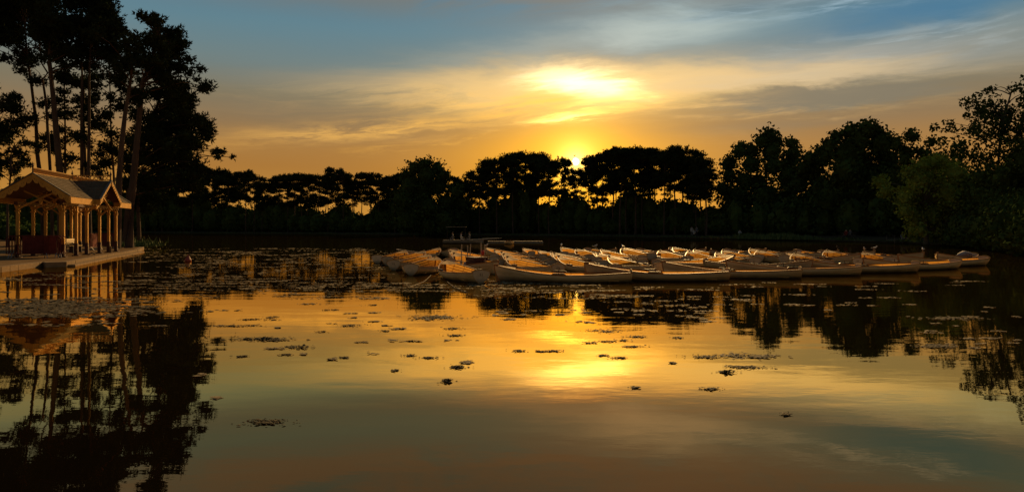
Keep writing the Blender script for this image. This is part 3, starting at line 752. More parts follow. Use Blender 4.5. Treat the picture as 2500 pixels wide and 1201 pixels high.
# bushes at the back of the island
rb = random.Random(12); bp = []
for k in range(34):
    q = rb.uniform(-260, 165); y = rb.uniform(84, 98); h = rb.uniform(2.2, 4.6) * (1.0 if q < 30 else .8); w = rb.uniform(1.5, 2.6); bp.append((PX(q, y), y, .3 + h * .5, w, w, h * .55))
bs = link("island_shrubbery", tri_mesh("island_shrubbery", foliage(bp, .45, .45, 'leaf', 78, .75), M_LEAF)); tag(bs, kind='stuff')
BOATS = [
    (1.81, 22.95, 3.042, 0.993, 1, "nearest rowboat, leftmost of the front row, its whole side showing"),
    (5.17, 23.61, 3.049, 1.059, 1, "second rowboat from the left in the front row, stern tip ahead of the third"),
    (8.25, 25.01, 2.895, 1.048, 1, "third rowboat from the left in the front row"),
    (11.13, 26.33, 3.001, 1.060, 1, "fourth rowboat from the left in the front row"),
    (14.44, 27.84, 3.109, 1.039, 1, "fifth rowboat in the front row, with a bright sunlit stern tip"),
    (17.85, 29.75, -2.895, 1.060, 1, "sixth rowboat in the front row, second from its right end"),
    (21.04, 32.55, -2.950, 1.035, 1, "outermost rowboat at the right end of the whole raft"),
    (8.53, 31.06, 0.509, 1.039, 1, "rowboat with its high bow pointing right above the third front row boat"),
    (10.44, 28.71, -0.641, 0.954, 1, "dark sided rowboat lying just behind the fourth front row boat"),
    (15.17, 32.83, 1.911, 0.979, 1, "rowboat showing its pale transom near the gap at the right of the raft"),
    (13.90, 31.14, 1.442, 1.000, 1, "rowboat with a glowing golden interior behind the fifth front row boat"),
    (18.16, 33.22, 1.321, 0.987, 1, "rowboat with pale bow and golden inside just right of the dark gap"),
    (16.16, 34.36, -1.340, 0.989, 1, "rowboat whose bow points right into the dark gap"),
    (20.17, 40.27, -1.353, 0.962, 0, "far rowboat with its bow pointing right, beyond the pale transom boat"),
    (17.72, 36.10, 1.390, 0.981, 0, "rowboat with planked bow facing left behind the pale transom boat"),
    (21.61, 37.90, -1.408, 0.950, 1, "rowboat with a high pale bow pointing right at the far right of the raft"),
    (23.79, 35.75, -2.508, 0.962, 1, "rowboat with a covered roll in it behind the outermost boat"),
    (16.26, 41.14, -1.425, 0.938, 0, "far rowboat, third bow from the right in the back row"),
    (18.54, 40.69, -1.467, 0.952, 0, "far rowboat, second bow from the right in the back row"),
    (13.73, 35.41, 1.483, 0.975, 0, "rowboat with its planked bow facing left, behind the dark sided boat"),
    (12.50, 36.51, 1.673, 0.958, 0, "rowboat with a dark stem, its bow facing left beyond the high bow boat"),
    (14.65, 38.40, 1.631, 0.947, 0, "far rowboat tucked behind the boat with the dark stem"),
    (14.90, 42.66, -1.359, 0.965, 0, "back row rowboat with its tip pointing right above the dark stem boat"),
    (12.80, 40.41, -2.184, 0.932, 0, "back row rowboat with a pale side, left of the dark stem boat"),
    (11.12, 33.29, 1.668, 0.958, 0, "rowboat with bright bow cap behind the high bow boat, right of a pair"),
    (9.93, 34.86, 1.603, 0.961, 0, "rowboat with bright bow cap behind the high bow boat, left of a pair"),
    (11.20, 37.39, 1.726, 0.953, 0, "rowboat squeezed behind the pair with bright bow caps"),
    (11.81, 44.85, -1.335, 0.979, 0, "back row rowboat with its tip pointing right, above the bright bow caps"),
    (11.23, 42.46, 1.752, 0.945, 0, "back row rowboat with its bow facing left, above the bright bow caps"),
    (8.71, 36.01, 1.657, 0.978, 0, "rowboat with a planked bow facing left, left of the bright bow caps"),
    (7.29, 39.00, 1.772, 0.974, 0, "rowboat with a tall white bow facing left in the middle of the back row"),
    (8.05, 41.38, 1.875, 0.941, 0, "back row rowboat just beyond the tall white bow"),
    (9.01, 42.43, -1.355, 0.950, 0, "back row rowboat pointing right beyond the tall white bow"),
    (5.91, 44.39, -1.281, 0.966, 0, "small back row rowboat pointing right, alone at the top of the raft"),
    (5.11, 28.13, 1.882, 0.960, 1, "golden rowboat, front one in the bundle right of centre"),
    (5.04, 31.38, 1.909, 0.930, 1, "golden rowboat, second in the bundle right of centre"),
    (5.35, 33.96, 2.012, 0.932, 0, "golden rowboat, third in the bundle right of centre"),
    (6.01, 36.76, 1.950, 0.930, 0, "golden rowboat, hindmost in the bundle right of centre"),
    (3.08, 27.87, 2.035, 0.939, 1, "rowboat with a brightly lit bow rim, front one in the central bundle"),
    (3.02, 30.98, 1.975, 0.987, 1, "golden rowboat, second in the central bundle"),
    (3.06, 33.50, 2.002, 0.978, 0, "golden rowboat, third in the central bundle"),
    (2.79, 36.46, 2.148, 0.965, 0, "golden rowboat, fourth in the central bundle"),
    (1.94, 41.19, 2.130, 0.960, 0, "far rowboat at the back left of the central bundle"),
    (4.49, 38.01, 1.840, 0.931, 0, "rowboat behind the central bundle with its bow facing left"),
    (4.12, 42.35, 1.948, 0.950, 0, "far rowboat with a gull on its bow behind the central bundle"),
    (0.82, 27.84, 2.027, 0.972, 1, "rowboat with round lit rim and golden inside, close behind the nearest boat"),
    (0.66, 31.11, 2.051, 0.968, 1, "golden rowboat, second in the bundle behind the nearest boat"),
    (0.57, 34.46, 2.088, 0.969, 0, "golden rowboat, third in the bundle behind the nearest boat"),
    (0.35, 37.01, 2.213, 0.947, 0, "golden rowboat, fourth in the bundle behind the nearest boat"),
    (-0.22, 41.91, 2.295, 0.938, 0, "far rowboat at the back of the bundle behind the nearest boat"),
    (-1.72, 31.31, 2.080, 1.009, 1, "rowboat behind the work boat, front one of three"),
    (-2.09, 34.62, 2.141, 1.013, 0, "rowboat behind the work boat, middle one of three"),
    (-2.29, 37.43, 2.214, 0.990, 0, "rowboat behind the work boat, hindmost of three"),
    (-1.82, 24.19, 1.929, 0.994, 1, "rowboat showing a heart shaped white transom in front of the work boat"),
    (-1.75, 28.49, -1.063, 1.010, 1, "work boat holding a dark crate and upright oars"),
    (-3.70, 28.01, 1.480, 0.999, 1, "rightmost of the left group, golden inside, transom towards us"),
    (-4.65, 31.06, 1.369, 0.999, 1, "rowboat in the left group, second transom from the right"),
    (-5.47, 34.55, 1.317, 1.000, 1, "rowboat in the left group, third transom from the right"),
    (-6.58, 36.47, 1.424, 0.999, 0, "dim rowboat at the far left of the left group"),
    (-5.28, 40.90, 1.308, 0.944, 0, "rowboat with a planked bow pointing right behind the left group"),
    (-3.90, 42.85, -1.544, 1.000, 0, "dark rowboat seen end on between the left group and the work boat")]
# ------------------------------------------------------------------ pavilion on the landing stage
M_OCHRE = simple_mat("ochre_paint", (.36, .175, .024), (.49, .25, .038), 4.0, 0.5, 0.25, 30.0, (1, 1, .3))
M_DARKWOOD = simple_mat("dark_red_wood", (.060, .024, .014), (.095, .040, .022), 5.0, 0.7, 0.3, 25.0)
M_PLINTH = simple_mat("dark_post_foot", (.045, .020, .014), (.075, .034, .022), 5.0, 0.6)
M_SLATE = simple_mat("roof_slate", (.070, .050, .028), (.115, .084, .050), 1.3, 0.9, 0.3, 20.0, spec=0.1)
M_SLATE2 = simple_mat("ridge_lead", (.06, .055, .05), (.10, .09, .08), 4.0, 0.6)

PN = math.radians(14.48)
PK = (CAM_H - IZ) / 1.5
PO = (Vector((-22.8, 33.9, 0)) + Vector((.968, .25, 0)) * -1.0 + Vector((-.25, .968, 0)) * 4.05) * PK + Vector((0, 0, IZ))
pav = thing("pavilion", "open timber pavilion with scalloped ochre bargeboards and slate cross gable roof on the quay", "pavilion", PO, PN)
pav.scale = (PK, PK, PK)
HW, YE, ZR, ZE, CW, CX, YC = 1.6, 4.95, 4.15, 3.05, 1.70, 1.94, .05
PY = [-4.05, -2.32, -.78, 1.24, 2.82, 4.2]
post_up = MB().box(-.065, .065, -.065, .065, .62, 2.62).mesh("post", M_OCHRE)
post_foot = MB().box(-.085, .085, -.085, .085, .05, .66).mesh("post_foot", M_PLINTH)
post_shoe = MB().box(-.16, .16, -.16, .16, 0, .055).mesh("post_shoe", M_PLINTH)
cap = MB().box(-.10, .10, -.10, .10, 2.30, 2.36).mesh("post_collar", M_OCHRE)
for x in (-1.0, 1.0):
    for y in PY:
        p = link("post", post_up, pav, (x, y, 0))
        link("post_foot", post_foot, p); link("post_shoe", post_shoe, p); link("post_collar", cap, p)
for x in (-1.0, 1.0):
    MB().box(x - .07, x + .07, -4.3, 4.5, 2.62, 2.80).obj("plate_beam", M_DARKWOOD, pav)
    for y in PY:
        for s in (-1, 1):
            if abs(y + s * .5) < 4.6: MB().bar((x, y, 2.26), (x, y + s * .34, 2.62), .045, .05).obj("knee_brace", M_OCHRE, pav)
for y in PY:
    z0 = 2.50
    MB().box(-1.07, 1.07, y - .05, y + .05, 2.80, 2.92).obj("tie_beam", M_DARKWOOD, pav) if y != PY[0] else None
    MB().bar((-1.0, y - .02, z0 - .05), (.72, y - .02, 3.34), .07, .11, (0, 1, 0)).obj("scissor_brace", M_OCHRE, pav)
    MB().bar((1.0, y + .03, z0 - .05), (-.72, y + .03, 3.34), .07, .11, (0, 1, 0)).obj("scissor_brace", M_OCHRE, pav)
    MB().prism([(-.09, 0), (.09, 0), (.06, -.22), (0, -.30), (-.06, -.22)], (0, y + .06, 2.98), (1, 0, 0), (0, 0, 1), .12).obj("pendant_block", M_OCHRE, pav)
# slopes: (ridge a, ridge b, eave b, eave a) as quads; boarding below, slates on top
def slope(q, nm, rnd):
    q = [Vector(v) for v in q]
    n = (q[1] - q[0]).cross(q[3] - q[0]).normalized()
    if n.z < 0: n = -n
    b = MB(); k = len(q)
    b.add([v for v in q] + [v - n * .06 for v in q], [tuple(range(k)), tuple(range(2 * k - 1, k - 1, -1))] + [(i, i + k, (i + 1) % k + k, (i + 1) % k) for i in range(k)])
    rf_ = b.obj("roof_boarding", M_DARKWOOD, pav)
    rl = (q[3] - q[0]); course = .165; sl = MB()
    down = ((q[2] + q[3]) / 2 - (q[0] + q[1]) / 2); along = (q[1] - q[0]).normalized()
    down = (down - along * down.dot(along)); Ld = down.length; down.normalize()
    # 2d clip of each slate row against the (convex) slope
    a0 = [(v - q[0]).dot(along) for v in q]; d0 = [(v - q[0]).dot(down) for v in q]
    def span(dd):
        xs = []
        for i in range(k):
            j = (i + 1) % k
            if (d0[i] - dd) * (d0[j] - dd) <= 0 and abs(d0[i] - d0[j]) > 1e-6:
                f = (dd - d0[i]) / (d0[j] - d0[i]); xs.append(a0[i] + (a0[j] - a0[i]) * f)
        return (min(xs), max(xs)) if len(xs) > 1 else None
    nr = int(Ld / course)
    for c in range(nr):
        t0, t1 = c * Ld / nr, (c + 1) * Ld / nr + .035
        s0 = span(min(max((t0 + t1) / 2, .01), Ld - .01))
        if not s0: continue
        x = s0[0] - (.12 if c % 2 else 0)
        while x < s0[1]:
            w = .235; xa, xb = max(x + .004, s0[0]), min(x + w - .004, s0[1])
            if xb - xa > .03:
                h0, h1 = .012 + rnd.uniform(0, .004), .030 + rnd.uniform(-.004, .006); dj = rnd.uniform(-.006, .006)
                vs = []
                for (aa, dd, hh) in ((xa, t0, h0), (xb, t0, h0), (xb, t1 + dj, h1), (xa, t1 + dj, h1)): vs.append(q[0] + along * aa + down * dd + n * hh)
                vs += [v - n * .011 for v in vs]
                sl.add(vs, [(0, 1, 2, 3), (7, 6, 5, 4), (3, 2, 6, 7), (0, 3, 7, 4), (1, 5, 6, 2)])
            x += w
    tag(sl.obj("slate_courses", M_SLATE, rf_), kind='stuff')
rp_ = random.Random(4)
for s in (1, -1):
    slope([(0, -YE, ZR), (0, YC, ZR), (s * HW, YC - CW, ZE), (s * HW, -YE, ZE)], "main", rp_)
    slope([(0, YE, ZR), (0, YC, ZR), (s * HW, YC + CW, ZE), (s * HW, YE, ZE)], "main", rp_)
    slope([(0, YC, ZR), (s * CX, YC, ZR), (s * CX, YC - CW, ZE), (s * HW, YC - CW, ZE)], "cross", rp_)
    slope([(0, YC, ZR), (s * CX, YC, ZR), (s * CX, YC + CW, ZE), (s * HW, YC + CW, ZE)], "cross", rp_)
# eave fascias with a little saw-tooth lower edge
def fascia(a, b, h=.33, tooth=.075):
    a, b = Vector(a), Vector(b); L = (b - a).length; u = (b - a) / L; n = max(2, int(L / tooth)); lo = []
    for i in range(n):
        x0, x1 = L * i / n, L * (i + 1) / n; lo += [(x0, -h + .045), (x0 + (x1 - x0) * .5, -h), (x1, -h + .045)]
    poly = [(0, 0)] + lo + [(L, 0)]
    m = MB(); m.prism(poly, a + Vector((0, 0, -.02)), u, (0, 0, 1), .035); m.obj("eave_fascia", M_OCHRE, pav)
for s in (1, -1):
    fascia((s * (HW + .02), -YE, ZE), (s * (HW + .02), YC - CW, ZE)); fascia((s * (HW + .02), YC + CW, ZE), (s * (HW + .02), YE, ZE))
    fascia((s * HW, YC - CW - .02, ZE), (s * CX, YC - CW - .02, ZE)); fascia((s * HW, YC + CW + .02, ZE), (s * CX, YC + CW + .02, ZE))
# scalloped bargeboards on the gables
def barge(apex, foot, inward, lobe=.29, hb=.20, drop=.19):
    apex, foot = Vector(apex), Vector(foot); hx = Vector((foot.x - apex.x, foot.y - apex.y, 0)); L = hx.length; u = hx / L; sl = (foot.z - apex.z) / L
    n = max(3, round(L / lobe)); pts = [(0, 0), (L, sl * L)]; low = []
    for i in range(n):
        x0, x1 = L * i / n, L * (i + 1) / n; w = x1 - x0
        for f, dd in ((.0, .0), (.10, .5), (.30, .95), (.60, 1.0), (.88, .75), (.97, .25)):
            x = x0 + w * f; low.append((x, sl * x - hb - drop * dd))
    low.append((L, sl * L - hb))
    poly = pts + low[::-1]
    m = MB(); m.prism(poly, apex, u, (0, 0, 1), .04); o = m.obj("bargeboard", M_OCHRE, pav)
    d = MB()   # pierced dots on the lobes
    for i in range(n):
        for f in (.36, .66):
            x = L * (i + f) / n; c = apex + u * x + Vector((0, 0, sl * x - hb - .01)) + Vector(inward) * -.047
            q = [(math.cos(t * math.pi / 4) * .018, math.sin(t * math.pi / 4) * .018) for t in range(8)]
            d.prism(q, c, u, (0, 0, 1), .006)
    d.obj("pierced_dots", M_DARKWOOD, o)
for s in (1, -1):
    for e in (-1, 1):
        barge((0, e * (YE + .02), ZR + .02), (s * (HW + .03), e * (YE + .02), ZE + .0), (0, -e, 0))
        barge((s * (CX + .02), YC, ZR + .02), (s * (CX + .02), YC + e * (CW + .03), ZE), (-s, 0, 0), .20, .13, .13)
# verge slats on top of the bargeboards
for e in (-1, 1):
    for s in (1, -1):
        MB().bar((0, e * (YE + .01), ZR + .05), (s * (HW + .04), e * (YE + .01), ZE + .04), .12, .035, (0, 0, 1)).obj("verge_trim", M_SLATE2, pav)
        MB().bar((s * (CX + .01), YC, ZR + .05), (s * (CX + .01), YC + e * (CW + .04), ZE + .04), .12, .035, (0, 0, 1)).obj("verge_trim", M_SLATE2, pav)
# cross gable truss
for s in (1, -1):
    MB().bar((s * 1.55, YC - 1.2, 2.55), (s * 1.55, YC + .8, 3.5), .07, .10, (1, 0, 0)).obj("scissor_brace", M_OCHRE, pav)
    MB().bar((s * 1.60, YC + 1.2, 2.55), (s * 1.60, YC - .8, 3.5), .07, .10, (1, 0, 0)).obj("scissor_brace", M_OCHRE, pav)
    for y in (YC - 1.25, YC + 1.25): MB().bar((s * 1.0, y, 2.2), (s * 1.62, y, 2.72), .06, .07).obj("gable_bracket", M_OCHRE, pav)
# ridge cresting: turned balusters on the long ridge, pierced rings on the cross ridge
def balustrade(y0, y1):
    m = MB(); z = ZR + .03
    m.box(-.03, .03, y0, y1, z, z + .035); m.box(-.035, .035, y0, y1, z + .25, z + .285)
    o = m.obj("ridge_cresting", M_OCHRE, pav)
    me = MB().tube([(0, 0, z + .03), (0, 0, z + .08), (0, 0, z + .14), (0, 0, z + .20), (0, 0, z + .25)], [.018, .034, .022, .034, .018], 6).mesh("baluster", M_OCHRE)
    n = int(abs(y1 - y0) / .105)
    for i in range(n): link("baluster", me, o, (0, y0 + (y1 - y0) * (i + .5) / n, 0))
balustrade(-YE, YC - .06); balustrade(YC + .06, YE)
def rings(x0, x1):
    m = MB(); z = ZR + .03
    lo, hi = min(x0, x1), max(x0, x1)
    m.box(lo, hi, YC - .03, YC + .03, z, z + .03); m.box(lo, hi, YC - .035, YC + .035, z + .25, z + .285)
    o = m.obj("ridge_cresting", M_OCHRE, pav); n = 9
    r = MB().tube([(math.cos(t * math.pi / 6) * .088, 0, z + .14 + math.sin(t * math.pi / 6) * .105) for t in range(13)], .020, 5, False).mesh("ring", M_OCHRE)
    for i in range(n):
        link("ring", r, o, (x0 + (x1 - x0) * (i + .5) / n, YC, 0))
rings(.06, CX); rings(-.06, -CX)
fin = MB().tube([(0, 0, 0), (0, 0, .30), (0, 0, .34), (0, 0, .40), (0, 0, .47), (0, 0, .58)], [.035, .03, .055, .05, .028, .006], 8).mesh("finial", M_DARKWOOD)
for q in ((0, -YE, ZR), (0, YE, ZR), (0, YC, ZR), (CX, YC, ZR), (-CX, YC, ZR)): link("finial", fin, pav, (q[0], q[1], q[2] + .02))

# ---- crowd barriers, bench, bollard
M_RED = simple_mat("dark_red_metal", (.085, .014, .010), (.140, .028, .018), 4.0, 0.7, 0.2, 20.0, spec=.1)
M_STEEL = simple_mat("grey_steel", (.16, .15, .14), (.26, .25, .24), 6.0, 0.4)
M_IRON = simple_mat("black_iron", (.014, .013, .012), (.028, .026, .024), 6.0, 0.5)
def barrier(loc, rz, label, group=None, W=2.35, H=1.10):
    t = thing("crowd_barrier", label, "barrier", loc, rz, group); t.scale = (PK, PK, PK); f = MB(); h = W / 2
    pts = [(-h, 0, .22), (-h, 0, H - .12), (-h + .12, 0, H), (h - .12, 0, H), (h, 0, H - .12), (h, 0, .22), (-h, 0, .22)]
    f.tube(pts, .021, 6, False); f.obj("frame", M_RED, t)
    g = MB()
    for i in range(1, 19): x = -h + W * i / 19; g.bar((x, 0, .22), (x, 0, H), .020, .020)
    g.box(-h * .42, h * .42, -.006, .006, .24, H - .04)
    g.obj("bar_grille", M_RED, t)
    for s in (-1, 1):
        l = MB(); l.tube([(s * h * .86, -.22, .01), (s * h * .86, -.05, .24), (s * h * .86, .05, .24), (s * h * .86, .22, .01)], .017, 5); l.obj("foot", M_STEEL, t)
    return t
Rp = Matrix.Rotation(PN, 3, 'Z')
def PL(x, y, z=0.0): return PO + Rp @ Vector((x, y, z)) * PK
names = ["front barrier of the stack leaning before the pavilion's front posts", "second barrier in the stack before the pavilion's front posts", "third barrier in the stack before the pavilion's front posts",
         "fourth barrier in the stack before the pavilion's front posts", "fifth barrier in the stack before the pavilion's front posts", "rearmost barrier of the stack before the pavilion's front posts"]
for i, nm in enumerate(names): barrier(PL(-.03 + .03 * ((i * 3) % 4), -4.78 + .085 * i), PN + R((i * 5) % 3 - 1), "dark red " + nm, "stacked crowd barriers")
barrier(PL(.86, -4.92), PN + R(38), "short dark red barrier turned askew at the right end of the stack", None, .7)
a, b = G(219, 612, IZ), G(243, 609.5, IZ); barrier((a + b) / 2, math.atan2(b.y - a.y, b.x - a.x), "red brown barrier standing behind the pavilion, left one of two", None, 2.2)
a, b = G(247, 608, IZ), G(272, 608.5, IZ); barrier((a + b) / 2, math.atan2(b.y - a.y, b.x - a.x), "red brown barrier standing behind the pavilion, right one of two", None, 2.2)
# bench
bt = thing("bench", "wooden park bench with black iron ends inside the pavilion", "bench", PL(-.72, 1.85), PN)
bt.scale = (PK, PK, PK)
M_BENCHWOOD = simple_mat("bench_slats", (.40, .28, .12), (.52, .37, .17), 5.0, 0.5, 0.2, 20.0, (4, .4, 4))
for i in range(3): MB().box(.02 + .13 * i, .13 + .13 * i, -.75, .75, .43, .46).obj("seat_slat", M_BENCHWOOD, bt)
for i in range(2): MB().prism([(-.02, .58 + .15 * i), (.02, .57 + .15 * i), (-.01, .70 + .15 * i), (-.05, .71 + .15 * i)], (0, -.75, 0), (1, 0, 0), (0, 0, 1), -1.5).obj("back_slat", M_BENCHWOOD, bt)
for y in (-.62, .62):
    m = MB(); m.bar((.36, y, 0), (.34, y, .43), .05); m.bar((-.06, y, 0), (.02, y, .43), .05); m.bar((.0, y, .40), (-.07, y, .88), .05); m.bar((-.03, y, .41), (.40, y, .41), .05); m.bar((-.03, y, .62), (.36, y, .62), .045); m.bar((.36, y, .62), (.35, y, .42), .045)
    m.obj("iron_end", M_IRON, bt)
bo = thing("bollard", "short pale post on the quay beside the last pavilion post", "bollard", G(270, 617, IZ))
MB().tube([(0, 0, 0), (0, 0, .34)], .065, 10).obj("shaft", M_STONE, bo); MB().tube([(0, 0, .34), (0, 0, .38), (0, 0, .41)], [.08, .08, .03], 10).obj("cap", M_STONE, bo)
hs = thing("hose", "dark hose lying on the quay sand between the pavilion posts", "hose", G(222, 622, IZ))
MB().tube([(-.35, .1, .03), (-.15, .16, .05), (.05, .05, .14), (.2, -.15, .10), (.45, -.35, .03)], .028, 6).obj("hose_length", M_IRON, hs)
# ------------------------------------------------------------------ rowing boats
def boat_paint(name, c1, c2, rough):
    """painted timber, grubby near the waterline, with shade painted up the lower hull"""
    m = simple_mat(name, c1, c2, 3.0, rough, 0.15, 18.0, (.5, 2, 2)); nt = m.node_tree; b = nt.nodes['Principled BSDF']
    src = b.inputs['Base Color'].links[0].from_socket
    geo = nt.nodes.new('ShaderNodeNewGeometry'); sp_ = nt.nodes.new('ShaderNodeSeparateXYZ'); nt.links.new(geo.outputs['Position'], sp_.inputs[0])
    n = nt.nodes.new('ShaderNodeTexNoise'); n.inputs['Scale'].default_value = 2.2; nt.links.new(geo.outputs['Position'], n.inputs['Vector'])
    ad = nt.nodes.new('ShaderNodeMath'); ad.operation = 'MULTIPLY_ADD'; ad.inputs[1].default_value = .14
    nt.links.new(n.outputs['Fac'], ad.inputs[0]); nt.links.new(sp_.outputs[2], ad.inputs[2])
    mr = nt.nodes.new('ShaderNodeMapRange'); mr.inputs[1].default_value = .06; mr.inputs[2].default_value = .26  # waterline grime, drawn higher as painted shade on the lower strakes
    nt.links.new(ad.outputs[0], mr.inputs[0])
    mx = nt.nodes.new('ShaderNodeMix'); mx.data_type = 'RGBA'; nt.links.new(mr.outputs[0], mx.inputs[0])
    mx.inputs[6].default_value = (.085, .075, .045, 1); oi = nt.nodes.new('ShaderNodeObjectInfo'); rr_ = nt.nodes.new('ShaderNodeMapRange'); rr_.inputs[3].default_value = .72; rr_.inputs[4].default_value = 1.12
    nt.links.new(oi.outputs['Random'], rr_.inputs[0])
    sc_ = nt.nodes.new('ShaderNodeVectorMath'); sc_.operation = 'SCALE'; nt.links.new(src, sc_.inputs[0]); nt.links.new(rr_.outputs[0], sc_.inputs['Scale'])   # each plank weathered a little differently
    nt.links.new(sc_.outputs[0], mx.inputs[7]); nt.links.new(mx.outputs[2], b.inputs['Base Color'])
    return m
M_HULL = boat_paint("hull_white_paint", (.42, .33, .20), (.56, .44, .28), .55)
M_INNER = None; M_INNER = simple_mat("varnished_inside", (.44, .215, .030), (.58, .30, .048), 3.0, .55, .15, 16.0, (.6, 3, 3))
def skin_mat(name, outer):
    """thin moulded skin: paint outside, amber inside that lets the sun glow through"""
    nt = outer.node_tree; b = nt.nodes['Principled BSDF']; out = next(n for n in nt.nodes if n.type == 'OUTPUT_MATERIAL')
    geo = nt.nodes.new('ShaderNodeNewGeometry'); t = nt.nodes.new('ShaderNodeTexCoord'); n = nt.nodes.new('ShaderNodeTexNoise'); n.inputs['Scale'].default_value = 3.0; n.inputs['Detail'].default_value = 5
    nt.links.new(t.outputs['Object'], n.inputs['Vector'])
    mx = nt.nodes.new('ShaderNodeMix'); mx.data_type = 'RGBA'; nt.links.new(n.outputs['Fac'], mx.inputs[0]); mx.inputs[6].default_value = (.50, .245, .040, 1); mx.inputs[7].default_value = (.72, .38, .070, 1)
    d = nt.nodes.new('ShaderNodeBsdfDiffuse'); tr = nt.nodes.new('ShaderNodeBsdfTranslucent'); m1 = nt.nodes.new('ShaderNodeMixShader'); m1.inputs[0].default_value = .62
    for q in (d, tr): nt.links.new(mx.outputs[2], q.inputs['Color'])
    nt.links.new(d.outputs[0], m1.inputs[1]); nt.links.new(tr.outputs[0], m1.inputs[2])
    m2 = nt.nodes.new('ShaderNodeMixShader'); nt.links.new(geo.outputs['Backfacing'], m2.inputs[0]); nt.links.new(m1.outputs[0], m2.inputs[1]); nt.links.new(b.outputs[0], m2.inputs[2])
    nt.links.new(m2.outputs[0], out.inputs[0]); return outer
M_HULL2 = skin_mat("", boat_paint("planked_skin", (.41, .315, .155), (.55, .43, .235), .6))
M_SEAT = simple_mat("seat_wood", (.28, .16, .05), (.40, .235, .08), 3.0, .75, .2, 18.0, (6, .6, 3), spec=.06)
M_RAIL = simple_mat("rail_wood", (.24, .115, .04), (.36, .18, .065), 5.0, .5, .1, 20.0, spec=.15)
M_DARK = simple_mat("dark_oarlock_pad", (.018, .012, .010), (.035, .024, .018), 5.0, .5)
M_NUM = simple_mat("black_lettering", (.012, .012, .012), (.02, .02, .02), 5.0, .6)

NS, NK = 15, 6
def smooth01(t): t = min(1, max(0, t)); return t * t * (3 - 2 * t)
def station(s):
    """s 0 stern .. 1 bow: x, half beam, sheer z, keel z"""
    x = -2.25 + 4.6 * s
    if s < .45: b = .31 + .43 * math.sin(s / .45 * math.pi / 2)
    else: u = (s - .45) / .55; b = .74 * (1 - u ** 2.3) + .012
    z = .27 + .09 * max(0, (.45 - s) / .45) ** 1.6 + .29 * max(0, (s - .45) / .55) ** 1.8
    k = -.16 + .10 * max(0, (.35 - s) / .35) ** 1.5 + .06 * max(0, (s - .85) / .15)
    return x, b, z, k
def hull_pt(s, f, side, off=0.0):
    """f 0 sheer .. 1 keel"""
    x, b, z, k = station(s)
    flare = 2.1 + .9 * (1 - abs(2 * s - .9))
    if s > .72: flare = flare - (s - .72) / .28 * 1.2
    if s < .2: flare = flare - (.2 - s) / .2 * 0.7
    y = b * (1 - f ** flare); zz = z + (k - z) * f ** (.92)
    rake = .10 * smooth01((s - .8) / .2) * (1 - f) - .14 * smooth01((s - .9) / .1) * f ** 3 - .05 * smooth01((.12 - s) / .12) * (1 - f)
    return Vector((x + rake, side * (y + off), zz))
def shell(off, mat_name, mat, flip=False):
    vs, fs = [], []; m = NK + 1
    for side in (1, -1):
        k0 = len(vs)
        for i in range(NS):
            for k in range(m):
                f = k / NK; p = hull_pt(i / (NS - 1), f, side)
                if off:
                    p.y -= side * min(abs(p.y) * .8, off); p.z += off * f * 1.2
                    if i == 0: p.x += off
                    if i == NS - 1: p.x -= off * 2
                vs.append(p)
        for i in range(NS - 1):
            for k in range(NK):
                q = (k0 + i * m + k, k0 + (i + 1) * m + k, k0 + (i + 1) * m + k + 1, k0 + i * m + k + 1)
                fs.append(q if (side == 1) != flip else q[::-1])
    return vs, fs
ribs = MB()   # keelson and steamed frames
for i in range(8):
    s = .10 + .80 * i / 7
    for side in (1, -1):
        pts = []
        for k in range(7): p = hull_pt(s, k / 6 * .97 + .02, side); p.y -= side * min(.016, abs(p.y) * .5); pts.append(p)
        ribs.tube(pts, .008, 4, False)
ribs.tube([hull_pt(.04 + .9 * i / 8, 1, 1) + Vector((0, 0, .03)) for i in range(9)], .03, 5)
inner_me = ribs.mesh("hull", M_INNER)
plank_me = []
for side in (1, -1):
    for k in range(NK):
        vs, fs = [], []
        for i in range(NS):
            s = i / (NS - 1); o1 = .024 if 0 < i < NS - 1 else .006
            a, b = hull_pt(s, k / NK, side, .001 + (.004 if k else 0)), hull_pt(s, (k + 1) / NK + .02 * (k < NK - 1), side, o1 if k < NK - 1 else .002)
            c = hull_pt(s, (k + 1) / NK + .02 * (k < NK - 1), side, -.002)
            vs += [a, b, c]
        for i in range(NS - 1):
            for j in range(2): q = (i * 3 + j, i * 3 + j + 1, i * 3 + j + 4, i * 3 + j + 3); fs.append(q if side == 1 else q[::-1])
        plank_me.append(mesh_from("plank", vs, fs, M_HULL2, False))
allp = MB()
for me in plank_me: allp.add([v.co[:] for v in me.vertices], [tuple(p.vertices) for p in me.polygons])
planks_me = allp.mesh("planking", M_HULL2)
# transom: wineglass with an arched top
tv = [hull_pt(0, f, 1) for f in [i / 8 for i in range(9)]]
top = [(station(0)[1] * math.cos(a), .36 + .085 * math.sin(a)) for a in [math.pi * i / 8 for i in range(1, 8)]]
prof = [(p.y, p.z) for p in tv] + [(-p.y, p.z) for p in tv[-2::-1]] + [(-q[0] * -1, q[1]) for q in top[::-1]]
prof = [(p.y, p.z) for p in tv] + [(-p.y, p.z) for p in tv[-2::-1]] + [(math.cos(math.pi - math.pi * i / 8) * station(0)[1], .36 + .085 * math.sin(math.pi * i / 8)) for i in range(1, 8)]
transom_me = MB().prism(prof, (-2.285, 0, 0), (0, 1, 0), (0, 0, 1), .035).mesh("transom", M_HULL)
ca = [(math.cos(math.pi * i / 8) * station(0)[1], .365 + .088 * math.sin(math.pi * i / 8)) for i in range(9)]
transom_cap_me = MB().tube([(-2.268, y, z) for y, z in ca], .026, 6).mesh("transom_cap", M_SEAT)
